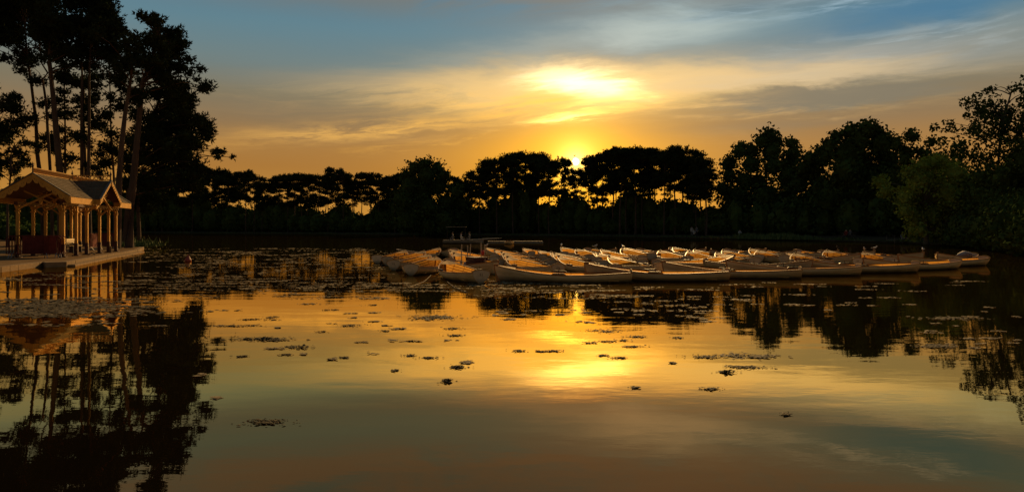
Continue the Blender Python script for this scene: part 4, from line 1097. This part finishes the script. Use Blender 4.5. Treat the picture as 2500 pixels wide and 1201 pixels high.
def rail(side):
    m = MB(); vs, fs = [], []
    for i in range(NS):
        p = hull_pt(i / (NS - 1), 0, side); e = side * (1 if i < NS - 1 else .4)
        for dy, dz in ((.018, -.026), (.022, .010), (-.020, .012), (-.020, -.02)): vs.append((p.x, p.y + e * dy, p.z + dz))
    for i in range(NS - 1):
        for j in range(4): q = (i * 4 + j, i * 4 + (j + 1) % 4, (i + 1) * 4 + (j + 1) % 4, (i + 1) * 4 + j); fs.append(q if side == 1 else q[::-1])
    fs += [(0, 1, 2, 3), tuple((NS - 1) * 4 + j for j in (3, 2, 1, 0))]
    return m.add(vs, fs).mesh("gunwale", M_RAIL)
rail_me = [rail(1), rail(-1)]
stem_me = MB().prism([(2.30, .60), (2.475, .60), (2.45, .35), (2.36, .05), (2.22, -.14), (2.10, -.12), (2.28, .2)], (0, .022, 0), (1, 0, 0), (0, 0, 1), .044).mesh("stem", M_RAIL)
fdeck = MB(); fdeck.add([(hull_pt(.86, 0, 1).x, hull_pt(.86, 0, 1).y - .02, station(.86)[2] + .004), (hull_pt(.86, 0, -1).x, hull_pt(.86, 0, -1).y + .02, station(.86)[2] + .004), (2.38, 0, .566), (hull_pt(.86, 0, 1).x, 0, station(.86)[2] - .02)], [(0, 2, 3), (3, 2, 1)])
foredeck_me = fdeck.mesh("breasthook", M_SEAT)
def thwart(s, w, z, nm):
    x, b, zs, k = station(s); hb = b * .93; return MB().box(x - w / 2, x + w / 2, -hb, hb, z - .03, z).mesh(nm, M_SEAT)
thwarts = [thwart(.42, .24, .10, "thwart"), thwart(.68, .22, .12, "thwart"), thwart(.13, .36, .10, "stern_seat")]
pad_me = []
for side in (1, -1):
    for s in (.53,):
        p = hull_pt(s, 0, side); m = MB()
        m.prism([(-.26, 0), (.26, 0), (.18, .05), (-.18, .05)], (p.x, p.y - side * .0 + .03, p.z + .012), (1, 0, 0), (0, 0, 1), .065)
        pad_me.append(m.mesh("oarlock_pad", M_DARK))
pin_me = MB().tube([(0, 0, 0), (0, 0, .12)], .012, 5).mesh("oarlock_pin", M_IRON)
floor_me = MB()
for k in (-2, -1, 0, 1, 2): floor_me.box(-1.6, 1.5, k * .13 - .055, k * .13 + .055, -.06, -.045)
floor_me = floor_me.mesh("floorboards", M_SEAT)
GBOAT = "white rowing boats moored in a raft"
def build_boat(label, x, y, ang, sc, near):
    t = thing("rowboat", label, "rowboat", (x, y, 0), ang, GBOAT); t.scale = (sc, sc, 1.0)
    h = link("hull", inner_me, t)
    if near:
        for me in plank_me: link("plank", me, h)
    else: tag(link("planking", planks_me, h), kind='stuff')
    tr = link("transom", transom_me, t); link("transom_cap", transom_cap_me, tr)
    for me in rail_me: link("gunwale", me, t)
    link("stem", stem_me, t); link("breasthook", foredeck_me, t)
    for me in thwarts: link(me.name.split('.')[0], me, t)
    if near: link("floorboards", floor_me, t)
    for me in pad_me:
        o = link("oarlock_pad", me, t)
        if near: link("oarlock_pin", pin_me, o, (hull_pt(.53, 0, 1).x, hull_pt(.53, 0, 1).y * (1 if me is pad_me[0] else -1), .33))
    return t
rbt = random.Random(3); boat_objs = []
for (x, y, ang, sc, near, lab) in BOATS:
    o = build_boat("white " + lab if not lab.startswith(("dim", "dark", "golden")) else lab, x, y, ang, sc, near)
    o.location.z = rbt.uniform(-.02, .02); o.rotation_euler = (R(rbt.uniform(-1.6, 1.6)), R(rbt.uniform(-.6, .6)), ang); boat_objs.append(o)
# numbers painted on three transoms
def number(boat, txt, h=.13):
    cu = bpy.data.curves.new("number", 'FONT'); cu.body = txt; cu.size = h; cu.align_x = 'CENTER'; cu.extrude = .002
    o = bpy.data.objects.new("tmp", cu); COL.objects.link(o); dg = bpy.context.evaluated_depsgraph_get(); me = bpy.data.meshes.new_from_object(o.evaluated_get(dg))
    bpy.data.objects.remove(o); me.materials.clear(); me.materials.append(M_NUM)
    n = link("number_lettering", me, boat); n.location = (-2.29, 0, .25); n.rotation_euler = (R(90), 0, R(-90))
number(boat_objs[53], "11"); number(boat_objs[45], "111"); number(boat_objs[9], "17"); number(boat_objs[56], "11"); number(boat_objs[57], "11")

# ---- cargo of the work boat: crate, upright oars, a red float; loose oar on the left group
wb = boat_objs[54]; wp = wb.location
M_CRATE = simple_mat("red_brown_crate", (.045, .014, .010), (.080, .026, .018), 4.0, .6, .3, 18.0)
M_OAR = simple_mat("oar_wood", (.34, .26, .16), (.48, .38, .24), 4.0, .45)
cd = Vector((math.cos(wb.rotation_euler.z), math.sin(wb.rotation_euler.z), 0)); cs = Vector((-cd.y, cd.x, 0))
def on_wb(u, v, z): return wp + cd * u + cs * v + Vector((0, 0, z))
ct = thing("crate", "dark red brown crate standing in the work boat", "crate", on_wb(.55, 0, .02), wb.rotation_euler.z)
for z in (0, .15, .30, .45):
    for s in (-1, 1): MB().box(-.42, .42, s * .30 - .012, s * .30 + .012, z + .005, z + .135).obj("slat", M_CRATE, ct); MB().box(s * .42 - .012, s * .42 + .012, -.285, .285, z + .005, z + .135).obj("slat", M_CRATE, ct)
MB().box(-.45, .45, -.33, .33, .588, .615).obj("lid", M_CRATE, ct); MB().box(-.40, .40, -.28, .28, .0, .02).obj("bottom", M_CRATE, ct)
ol = ["upright oar in the work boat, alone at its left end", "upright oar in the work boat, second from the left", "upright oar in the work boat, left one of the middle pair", "upright oar in the work boat, right one of the middle pair", "upright oar just left of the red float in the work boat", "upright oar behind the red float in the work boat"]
for nm, (u, v, H_) in zip(ol, ((-1.25, .1, 1.15), (-.85, -.1, .85), (-.45, .12, 1.2), (-.2, -.08, 1.15), (.75, .12, 1.25), (.95, .2, 1.2))):
    t = thing("oar", nm, "oar", on_wb(u, v, -.04)); t.rotation_euler = (R(rbt.uniform(-3, 3)), R(rbt.uniform(-3, 3)), rbt.uniform(0, 3))
    MB().tube([(0, 0, 0), (0, 0, H_)], .022, 6).obj("shaft", M_OAR, t); MB().prism([(-.02, 0), (.02, 0), (.06, .18), (.05, .45), (-.05, .45), (-.06, .18)], (0, -.012, .0), (1, 0, 0), (0, 0, 1), -.02).obj("blade", M_OAR, t)
M_FLOAT = simple_mat("red_float", (.42, .035, .018), (.55, .06, .03), 5.0, .45)
ft = thing("marker_float", "bright red float on a stick above the work boat's crate", "float", on_wb(.9, .12, .60))
MB().tube([(0, 0, 0), (0, 0, .30)], .014, 6).obj("stick", M_OAR, ft); MB().tube([(0, 0, .12), (0, 0, .16), (0, 0, .26), (0, 0, .33)], [.03, .075, .075, .03], 8).obj("float_body", M_FLOAT, ft)
M_CLOTH = simple_mat("pale_tarpaulin", (.20, .165, .15), (.28, .235, .21), 3.0, .7, .5, 8.0)
tp_ = thing("tarpaulin", "grey blue tarpaulin bundle lying in the work boat left of the crate", "tarpaulin", on_wb(-.35, .05, .08), wb.rotation_euler.z)
MB().tube([(-.42, 0, .05), (-.25, .02, .14), (0, 0, .18), (.2, -.03, .13), (.38, 0, .04)], [.05, .17, .20, .16, .04], 9).obj("cloth", M_CLOTH, tp_, True)
lo = boat_objs[58]; a, b = P3(977, 610, 36.5), P3(1040, 618, 34.0)
ot = thing("oar", "long oar with a pale blade sticking out of the left group", "oar", a)
MB().tube([(0, 0, 0), tuple(b - a)], .022, 6).obj("shaft", M_OAR, ot)
dv = (b - a).normalized(); MB().bar((0, 0, 0), tuple(-dv * .42), .13, .02).obj("blade", M_CLOTH, ot)
# rolled cover in the far right boat
rb_ = boat_objs[16]; cdr = Vector((math.cos(rb_.rotation_euler.z), math.sin(rb_.rotation_euler.z), 0))
rt = thing("tarpaulin", "pale rolled tarpaulin humped over the far right rowboat", "tarpaulin", rb_.location - cdr * 1.2 + Vector((0, 0, .30)), rb_.rotation_euler.z)
MB().tube([(1.15, 0, .0), (.7, .03, .06), (.1, -.02, .10), (-.5, .03, .05), (-.95, 0, -.06)], [.05, .15, .19, .15, .05], 10).obj("cloth", M_CLOTH, rt, True)
# ------------------------------------------------------------------ floating weed
M_WEED = simple_mat("floating_weed", (.085, .064, .030), (.20, .15, .078), 9.0, .8, spec=.15)
M_WEEDD = simple_mat("dark_weed", (.030, .026, .012), (.080, .062, .030), 9.0, .8, spec=.15)
def weed_tris(r, cx, cy, wx, wy, n, size, zt=.012, tilt=.10):
    """flat ragged leaves lying on the water round a centre"""
    d = r.normal(size=(n, 2)) * .5; x = cx + d[:, 0] * wx; y = cy + d[:, 1] * wy; s = size * r.uniform(.4, 1.25, n); a0 = r.uniform(0, 6.28, n); z0 = r.uniform(.004, zt, n)
    gx, gy = r.normal(0, tilt, n), r.normal(0, tilt, n); k = 5; out = []
    ring = []
    for i in range(k):
        a = a0 + i * 2 * math.pi / k; q = s * r.uniform(.55, 1.2, n); dx, dy = np.cos(a) * q * 1.35, np.sin(a) * q
        ring.append(np.stack([x + dx, y + dy, np.maximum(z0 + dx * gx + dy * gy, .002)], 1))
    c = np.stack([x, y, z0 + .004], 1)
    for i in range(k): out.append(np.stack([c, ring[i], ring[(i + 1) % k]], 1))
    return np.concatenate(out)
r = np.random.default_rng(44); far = []
ZONES = [(300, 960, 606, 640, 150), (420, 960, 640, 706, 170), (-40, 430, 664, 706, 90), (-60, 330, 726, 772, 70), (-40, 420, 700, 800, 60), (470, 1000, 690, 730, 46), (900, 1300, 690, 712, 40), (1180, 1520, 686, 730, 60), (1500, 1760, 700, 790, 36),
         (1200, 1460, 755, 790, 14), (1760, 2420, 684, 760, 34), (2250, 2500, 760, 850, 16), (300, 560, 780, 1010, 3), (560, 1000, 740, 890, 14), (950, 1250, 760, 900, 8)]
for x0, x1, y0, y1, n in ZONES:
    for _ in range(n):
        px, py = r.uniform(x0, x1), r.uniform(y0, y1); p = G(px, py)
        if px < 345 and py < 668 - px * .14: continue
        m = p.y / FPX; w = r.uniform(6, 46) * m * (1.0 if py < 760 else .5); far.append(weed_tris(r, p.x, p.y, w, r.uniform(.25, .7) * max(.15, w * .55), int(r.uniform(6, 34)), min(.16, max(.035, w * .10))))
wd = link("floating_weed", tri_mesh("floating_weed", np.concatenate(far), M_WEED)); tag(wd, kind='stuff')
# mat of weed in front of the landing stage
mt = []
for _ in range(130):
    px, py = r.normal(110, 130), r.normal(752, 13)
    if py < 728: continue
    p = G(px, py); mt.append(weed_tris(r, p.x, p.y, r.uniform(.2, .9), r.uniform(.1, .4), int(r.uniform(8, 30)), .055))
wm = link("weed_mat", tri_mesh("weed_mat", np.concatenate(mt), M_WEEDD)); tag(wm, kind='stuff')
GW = "dark weed patches floating on the bright reflection"
LW = "small dark weed patch on the golden water left of the bright centre"
CWL = "small dark weed patch in the brightest part of the golden reflection"
RWL = "small dark weed patch on the golden water under the right front boats"
PATCH = [(650, 1031, 70, 26, "lone weed patch in the empty dull water at lower left, lowest of all"), (1092, 931, 24, 18, "small black weed clump with a raised lump, lowest left of the bright reflection"),
         (1118, 897, 34, 14, "weed patch just above the black raised clump"), (730, 849, 60, 18, "dark weed patch with a thick middle on the dull left part of the reflection"),
         (650, 828, 104, 20, "long weed streak left of the thick dark patch"), (1058, 776, 108, 30, "broad speckled weed patch below the left group of boats"), (1826, 869, 118, 30, "broad dark weed patch, larger upper one at right of the golden water"),
         (1832, 897, 88, 16, "narrow dark weed patch under the broad right one"), (1776, 909, 36, 12, "dark weed lump left of the narrow right patch"), (1715, 871, 66, 16, "loose weed patch left of the broad right one"),
         (1736, 950, 36, 8, "thin weed streak low on the right edge of the glow"), (1553, 947, 14, 6, "tiny weed speck alone below the bright reflection"), (2335, 778, 100, 16, "long pale weed streak in the dark reflection at right"),
         (2290, 845, 100, 24, "grey weed sheet at right under the tree reflections"), (1480, 808, 66, 18, "speckled weed patch at the lower edge of the pine reflection"), (1105, 802, 36, 14, "dark weed patch, upper one of two below the left boats"),
         (1106, 819, 36, 10, "dark weed patch, lower one of two below the left boats"), (805, 757, 34, 8, LW), (858, 795, 40, 10, LW), (660, 775, 34, 14, LW), (590, 795, 70, 10, LW), (610, 780, 40, 8, LW), (840, 873, 16, 8, LW), (1000, 868, 24, 10, LW), (1048, 874, 40, 8, LW), (965, 904, 14, 5, LW),
         (785, 810, 20, 5, LW), (940, 808, 16, 5, LW), (590, 870, 24, 7, LW), (700, 866, 22, 6, LW), (905, 745, 26, 6, LW),
         (1268, 857, 30, 8, CWL), (1320, 858, 24, 5, CWL), (1350, 857, 34, 7, CWL), (1442, 837, 24, 8, CWL), (1484, 834, 30, 8, CWL), (1520, 831, 26, 7, CWL), (1552, 822, 40, 11, CWL), (1540, 846, 44, 9, CWL), (1472, 868, 22, 7, CWL), (1510, 874, 30, 8, CWL), (1655, 825, 22, 7, RWL), (1640, 886, 12, 4, RWL), (1920, 1012, 20, 4, RWL)]
for px, py, w, h, lab in PATCH:
    p = G(px, py); m = p.y / FPX; W_ = w * m; D_ = max(.08, h * m * p.y / CAM_H * .34); n = int(10 + w * .75); sz = min(.055, max(.016, W_ * .036))
    parts = [weed_tris(r, 0, 0, W_ * .8, D_ * .8, n, sz, .014, .12)]
    for _ in range(3): parts.append(weed_tris(r, r.uniform(-.4, .4) * W_, r.uniform(-.4, .4) * D_, W_ * .28, D_ * .3, n // 2, sz * 1.1, .014, .12))
    if "raised" in lab or "thick" in lab or "lump" in lab: parts.append(weed_tris(r, 0, 0, W_ * .35, D_ * .3, 40, sz * 1.1, .035, .3))
    o = link("weed_patch", tri_mesh("weed_patch", np.concatenate(parts), M_WEEDD), None, (p.x, p.y, 0)); tag(o, lab, "water weed", GW)
# buoy
M_BUOY = simple_mat("red_buoy_paint", (.20, .035, .024), (.28, .055, .036), 6.0, .5)
by = thing("buoy", "small red cone buoy on the dark water right of the pavilion", "buoy", G(459, 638))
MB().tube([(0, 0, -.10), (0, 0, .04), (0, 0, .10), (.015, 0, .36)], [.12, .175, .17, .025], 12).obj("cone", M_BUOY, by); MB().tube([(.015, 0, .35), (.016, 0, .41)], .014, 6).obj("ring", M_IRON, by)
M_ROPE = simple_mat("mooring_rope", (.14, .11, .07), (.22, .18, .12), 8.0, .9)
def rope(label, a, b, sag):
    pts = [a.lerp(b, i / 10) - Vector((0, 0, math.sin(math.pi * i / 10) * sag)) for i in range(11)]
    for q in pts: q.z = max(q.z, .012)
    o = MB().tube([q - pts[0] for q in pts], .012, 5).obj("mooring_rope", M_ROPE); o.location = pts[0]; tag(o, label, "rope")
rope("thin mooring line running from the left group boats down to the water", G(1052, 672, .15), G(1000, 700, .02), .1)
rope("thin mooring line trailing from the heart shaped transom boat across the water", G(1092, 688, .10), G(1142, 714, .02), .06)

# ------------------------------------------------------------------ people on the far bank
SKIN = simple_mat("skin", (.34, .20, .13), (.42, .26, .17), 8.0, .6)
HAIR = simple_mat("dark_hair", (.02, .014, .01), (.035, .025, .018), 8.0, .6)
def cloth(name, c): return simple_mat(name, tuple(x * .85 for x in c), c, 8.0, .9)
def skin_mesh(name, nodes, edges, mats, pick):
    me = bpy.data.meshes.new(name); me.from_pydata([n[0] for n in nodes], edges, []); o = bpy.data.objects.new(name, me); COL.objects.link(o)
    m = o.modifiers.new("skin", 'SKIN'); m.use_smooth_shade = True
    sv = me.skin_vertices[0].data
    for i, n in enumerate(nodes): sv[i].radius = (n[1], n[2] if len(n) > 2 else n[1]); sv[i].use_root = (i == 0)
    o.modifiers.new("sub", 'SUBSURF').levels = 1
    dg = bpy.context.evaluated_depsgraph_get(); out = bpy.data.meshes.new_from_object(o.evaluated_get(dg)); bpy.data.objects.remove(o); bpy.data.meshes.remove(me)
    out.materials.clear()
    for mm in mats: out.materials.append(mm)
    for p in out.polygons: p.material_index = pick(p.center)
    out.name = name; return out
def person(label, loc, rz, pose, shirt, trousers, group=None):
    """one continuous body, hair as its child"""
    if pose == 'stand':
        hip, kn, an = .90, .48, .07; L = [((.09, 0, hip - .06), .085), ((.10, .01, kn), .058), ((.10, -.01, an), .045), ((.10, .14, .04), .04)]; arm = [((.19, 0, 1.40), .055), ((.24, -.02, 1.13), .043), ((.23, .06, .90), .034), ((.22, .09, .80), .035)]; top = hip
    else:
        hip = .50; L = [((.09, .06, hip - .02), .09), ((.12, .44, hip + .02), .062), ((.12, .40, .08), .046), ((.12, .54, .05), .04)]; arm = [((.19, .02, hip + .50), .055), ((.23, .10, hip + .24), .043), ((.14, .32, hip + .16), .034), ((.11, .40, hip + .16), .035)]; top = hip
    nodes = [((0, 0, top), .14, .11), ((0, .0, top + .22), .12, .10), ((0, .01, top + .46), .15, .10), ((0, .02, top + .56), .055), ((0, .035, top + .66), .085, .10), ((0, .035, top + .76), .07, .085), ((0, .14, top + .67), .016)]
    edges = [(0, 1), (1, 2), (2, 3), (3, 4), (4, 5), (4, 6)]
    for s in (1, -1):
        prev = 0
        for q in L: nodes.append(((q[0][0] * s, q[0][1], q[0][2]), q[1])); edges.append((prev, len(nodes) - 1)); prev = len(nodes) - 1
        prev = 2
        for q in arm: nodes.append(((q[0][0] * s, q[0][1], q[0][2]), q[1])); edges.append((prev, len(nodes) - 1)); prev = len(nodes) - 1
        base = prev
        for k, (dx, dl) in enumerate(((-.02, .07), (-.007, .085), (.007, .08), (.02, .06), (-.035, .045))):   # fingers and thumb
            a = nodes[base][0]; d = (Vector(nodes[base][0]) - Vector(nodes[base - 1][0])).normalized()
            nodes.append((tuple(Vector(a) + d * dl + Vector((dx * s, 0, 0))), .009)); edges.append((base, len(nodes) - 1))
    t = thing("person", label, "person", loc, rz, group)
    def pick(c):
        if c.z > top + .53 or (abs(c.x) > .05 and pose == 'stand' and c.z < .92 and abs(c.x) > .185): return 0
        if c.z < .085: return 3
        if c.z > top - .04 and c.y < .30: return 1
        return 2
    link("body", skin_mesh("body", nodes, edges, [SKIN, shirt, trousers, M_IRON], pick), t)
    MB().tube([(0, .02, top + .70), (0, .015, top + .78), (0, .02, top + .835), (0, .02, top + .86)], [.088, .092, .07, .02], 9).obj("hair", HAIR, t, True)
    return t
PALE = cloth("pale_shirt", (.46, .44, .42)); GREY = cloth("grey_shirt", (.16, .16, .17)); BLUE = cloth("blue_shirt", (.10, .12, .18)); DTR = cloth("dark_trousers", (.03, .03, .04)); REDS = cloth("red_shirt", (.22, .04, .03))
def bank_spot(px, d=1.2): y = shore_y(px) + d; return Vector((PX(px, y), y, .36))
person("person in pale clothes standing on the far bank below the pines", bank_spot(1689, 2.5), R(170), 'stand', PALE, GREY)
s1 = bank_spot(1694, 1.8); s1.z -= .08; person("person sitting low on the far bank beside the one in pale clothes", s1, R(200), 'sit', PALE, DTR)
person("person in grey standing third in the far bank group", bank_spot(1701, 2.6), R(150), 'stand', GREY, DTR)
s2 = bank_spot(1806, 1.0); s2.z -= .1; person("person in a white shirt sitting at the water's edge, alone", s2, R(180), 'sit', PALE, DTR)
# picnic table with two people
y = shore_y(2072) + 2.2; pt = thing("picnic_table", "dark picnic table on the right bank under the great dome tree", "table", (PX(2072, y), y, .38), R(4))
M_TBL = simple_mat("weathered_wood", (.07, .055, .042), (.12, .10, .08), 5.0, .85)
for i in range(4): MB().box(-.95, .95, -.36 + i * .185, -.20 + i * .185, .72, .76).obj("top_board", M_TBL, pt)
for s in (-1, 1): MB().box(-.95, .95, s * .72 - .13, s * .72 + .13, .42, .46).obj("seat_board", M_TBL, pt)
for x in (-.7, .7): m = MB(); m.bar((x, -.78, 0), (x, .22, .72), .05, .09); m.bar((x, .78, 0), (x, -.22, .72), .05, .09); m.bar((x, -.85, .40), (x, .85, .40), .05, .08); m.obj("leg_frame", M_TBL, pt)
person("person in red sitting at the picnic table, left one", (PX(2066, y - .75), y - .78, .36), R(0), 'sit', REDS, DTR)
person("person in grey sitting at the picnic table, right one", (PX(2076, y - .75), y - .78, .36), R(10), 'sit', GREY, DTR)
# jetty at the right
jy = shore_y(2200) - 1.0; jt = thing("jetty", "little plank jetty with a rail at the right bank", "jetty", (PX(2196, jy), jy, 0), R(0))
for i in range(9): MB().box(-1.15 + i * .26, -.91 + i * .26, -.8, 1.0, .36, .40).obj("plank", M_TBL, jt)
for x in (-1.0, 0, 1.0): MB().tube([(x, -.7, -.5), (x, -.7, .36)], .06, 7).obj("pile", M_TBL, jt)
m = MB(); m.bar((-1.1, .9, .9), (0, .9, .9), .05); m.bar((-1.05, .9, .4), (-1.05, .9, .9), .05); m.bar((-.1, .9, .4), (-.1, .9, .9), .05); m.obj("rail", M_TBL, jt)
sj = Vector((PX(2200, jy), jy - .25, .0)); person("person in grey sitting on the edge of the plank jetty", sj, R(175), 'sit', GREY, DTR)
M_PINK = simple_mat("pinkish_box", (.36, .20, .16), (.46, .27, .21), 6.0, .7)
bx = thing("box", "small pinkish box standing at the right end of the jetty", "box", (PX(2212, jy), jy, .402)); MB().box(-.24, .24, -.16, .16, 0, .22).obj("case", M_PINK, bx); MB().box(-.26, .26, -.18, .18, .222, .26).obj("lid", M_PINK, bx)
M_EDGE = simple_mat("pale_edging", (.24, .22, .17), (.36, .33, .26), 2.5, 0.9, 0.4, 12.0, spec=.1)
# low pale edging stones of the right bank
ep = [G(px, shore_py(px) - .25, .0) for px in range(1985, 2190, 14)]
for q in ep: q.z = 0
eb = thing("stone_edging", "pale low stone edging along the right bank water line", "kerb", (0, 0, 0))
for a, b in zip(ep, ep[1:]):
    d = b - a; n = max(1, round(d.length / 1.1))
    for i in range(n):
        s = MB(); s.box(.02, d.length / n - .02, -.12, .28, -.2, .16 + rbt.uniform(-.03, .03)); o = s.obj("stone", M_EDGE, eb); o.location = a + d * i / n; o.rotation_euler = (0, 0, math.atan2(d.y, d.x))

# ------------------------------------------------------------------ covered launch and pontoon
M_PALE = simple_mat("pale_hull_paint", (.17, .16, .13), (.25, .235, .20), 3.0, .8, spec=.05)
ly = 79.0; lz = thing("covered_launch", "pale motor launch with a flat white canopy in front of the far shore", "boat", (PX(1131, ly), ly, 0), R(2))
hv, hf = [], []; NSL = 11
for i in range(NSL):
    s = i / (NSL - 1); x = -2.4 + 4.8 * s; b = .85 * (1 - max(0, (s - .5) / .5) ** 2.4) + .02; zz = .40 + .12 * s * s
    hv += [(x, b, zz), (x, b * .86, .10), (x, 0, -.2), (x, -b * .86, .10), (x, -b, zz), (x, -b * .9, zz - .02), (x, 0, .10), (x, b * .9, zz - .02)]
for i in range(NSL - 1):
    for j in range(8): hf.append((i * 8 + j, i * 8 + (j + 1) % 8, (i + 1) * 8 + (j + 1) % 8, (i + 1) * 8 + j))
hf += [tuple(range(7, -1, -1)), tuple((NSL - 1) * 8 + j for j in range(8))]
link("hull", mesh_from("hull", hv, hf, M_PALE), lz)
MB().box(-2.0, .35, -.72, .72, 1.92, 1.97).obj("canopy", M_PALE, lz)
for x in (-1.9, .25):
    for yy in (-.66, .66): MB().tube([(x, yy, .38), (x, yy, 1.92)], .013, 6).obj("post", M_IRON, lz)
for x in (-1.2, -.2): MB().box(x - .15, x + .15, -.6, .6, .40, .45).obj("bench", M_TBL, lz)
def in_launch(dx, dy): return Vector((PX(1131, ly) + dx, ly + dy, .0))
person("person sitting at the left under the launch canopy", in_launch(-1.2, -.2), R(90), 'sit', GREY, DTR); person("person sitting in the middle under the launch canopy", in_launch(-.3, .25), R(-90), 'sit', PALE, DTR); person("person sitting at the right end of the launch", in_launch(.75, 0), R(90), 'sit', GREY, DTR)
pn = thing("pontoon", "long low grey pontoon lying right of the covered launch", "pontoon", (PX(1258, 80), 80, 0), R(1))
for k in range(14): MB().box(-3.3 + k * .47, -2.85 + k * .47, -.8, .8, .20, .25).obj("deck_board", M_TBL, pn)
for s in (-1, 1): MB().tube([(-3.3, s * .6, .05), (3.3, s * .6, .05)], .16, 8).obj("float_tube", M_PALE, pn)
sh = thing("rowing_shell", "slim pale racing shell lying across the launch stern and pontoon", "boat", (PX(1180, 79), 78.2, .46), R(3)); sh.rotation_euler = (0, R(-4), R(3))
MB().tube([(-2.0, 0, 0), (-1.2, 0, .03), (0, 0, .04), (1.2, 0, .03), (2.2, 0, 0)], [.02, .07, .09, .07, .02], 8).obj("hull", M_PALE, sh, True)
dg_ = boat_objs[-1]
def clone(root, label, loc, rz, sc, cat=None):
    r_ = root.copy(); COL.objects.link(r_); r_.location = loc; r_.rotation_euler = (0, 0, rz); r_.scale = (sc, sc, sc); r_['label'] = label
    if 'group' in r_: del r_['group']
    for ch in root.children:
        c = ch.copy(); COL.objects.link(c); c.parent = r_
        for g in ch.children: e = g.copy(); COL.objects.link(e); e.parent = c
    return r_
clone(boat_objs[50 - 1], "small dinghy seen end on in front of the long pontoon", (PX(1243, 76.5), 76.5, .02), R(-84), .72)

# ------------------------------------------------------------------ birds
M_GULL = simple_mat("gull_white", (.55, .52, .47), (.68, .64, .58), 12.0, .8); M_DBIRD = simple_mat("dark_plumage", (.03, .028, .025), (.06, .055, .05), 12.0, .8)
def bird(label, loc, rz, mat=M_GULL, sc=1.0, legs=True, group=None):
    t = thing("bird", label, "bird", loc, rz, group); t.scale = (sc, sc, sc); h = .08 if legs else -.02
    MB().tube([(-.20, 0, h + .05), (-.10, 0, h + .06), (0, 0, h + .07), (.09, 0, h + .10), (.13, 0, h + .15), (.15, 0, h + .19), (.19, 0, h + .19), (.235, 0, h + .178)], [.012, .045, .068, .058, .032, .034, .024, .004], 8).obj("body", mat, t, True)
    for s in (-1, 1):
        MB().prism([(.07, 0), (.03, .045), (-.12, .03), (-.27, 0), (-.12, -.02)], (0, s * .060, h + .075), (1, 0, 0), (0, 0, 1), -.014 * s).obj("wing", M_STEEL if mat is M_GULL else mat, t)
        if legs: MB().tube([(.0, s * .02, h + .02), (.0, s * .02, 0)], .006, 5).obj("leg", M_OAR, t)
    return t
def bow_of(i): b = boat_objs[i]; a = b.rotation_euler.z; return b.location + Vector((math.cos(a), math.sin(a), 0)) * 2.36 * b.scale.x + Vector((0, 0, .60))
for i, lab in ((44, "gull perched on the far bow behind the central bundle"), (30, "gull perched on the tall white bow in the back row"), (11, "gull perched on the pale bow right of the dark gap"), (13, "gull perched on a far bow pointing right"), (15, "gull on the high pale bow at the far right"), (49, "gull on the far bow above the upright oars"), (18, "dark bird on the second bow from the right in the back row")):
    bird(lab, bow_of(i), R(40 + i * 50), M_DBIRD if lab.startswith("dark") else M_GULL, .75, True, "birds perched on the boats")
bird("white gull swimming on the dark water beyond the raft", G(1453, 602), R(10), M_GULL, 1.1, False)
fl = thing("bird", "tiny dark bird flying just above the setting sun", "bird", P3(1403, 381, 120), R(20)); MB().tube([(-.22, 0, 0), (-.08, 0, .01), (.1, 0, .01), (.22, 0, 0)], [.02, .06, .06, .012], 7).obj("body", M_DBIRD, fl)
for s in (-1, 1): MB().prism([(.08, 0), (-.08, 0), (-.10, .35), (-.03, .62), (.02, .35)], (0, 0, .02), (1, 0, 0), (0, s * .9, .35), .015).obj("wing", M_DBIRD, fl)
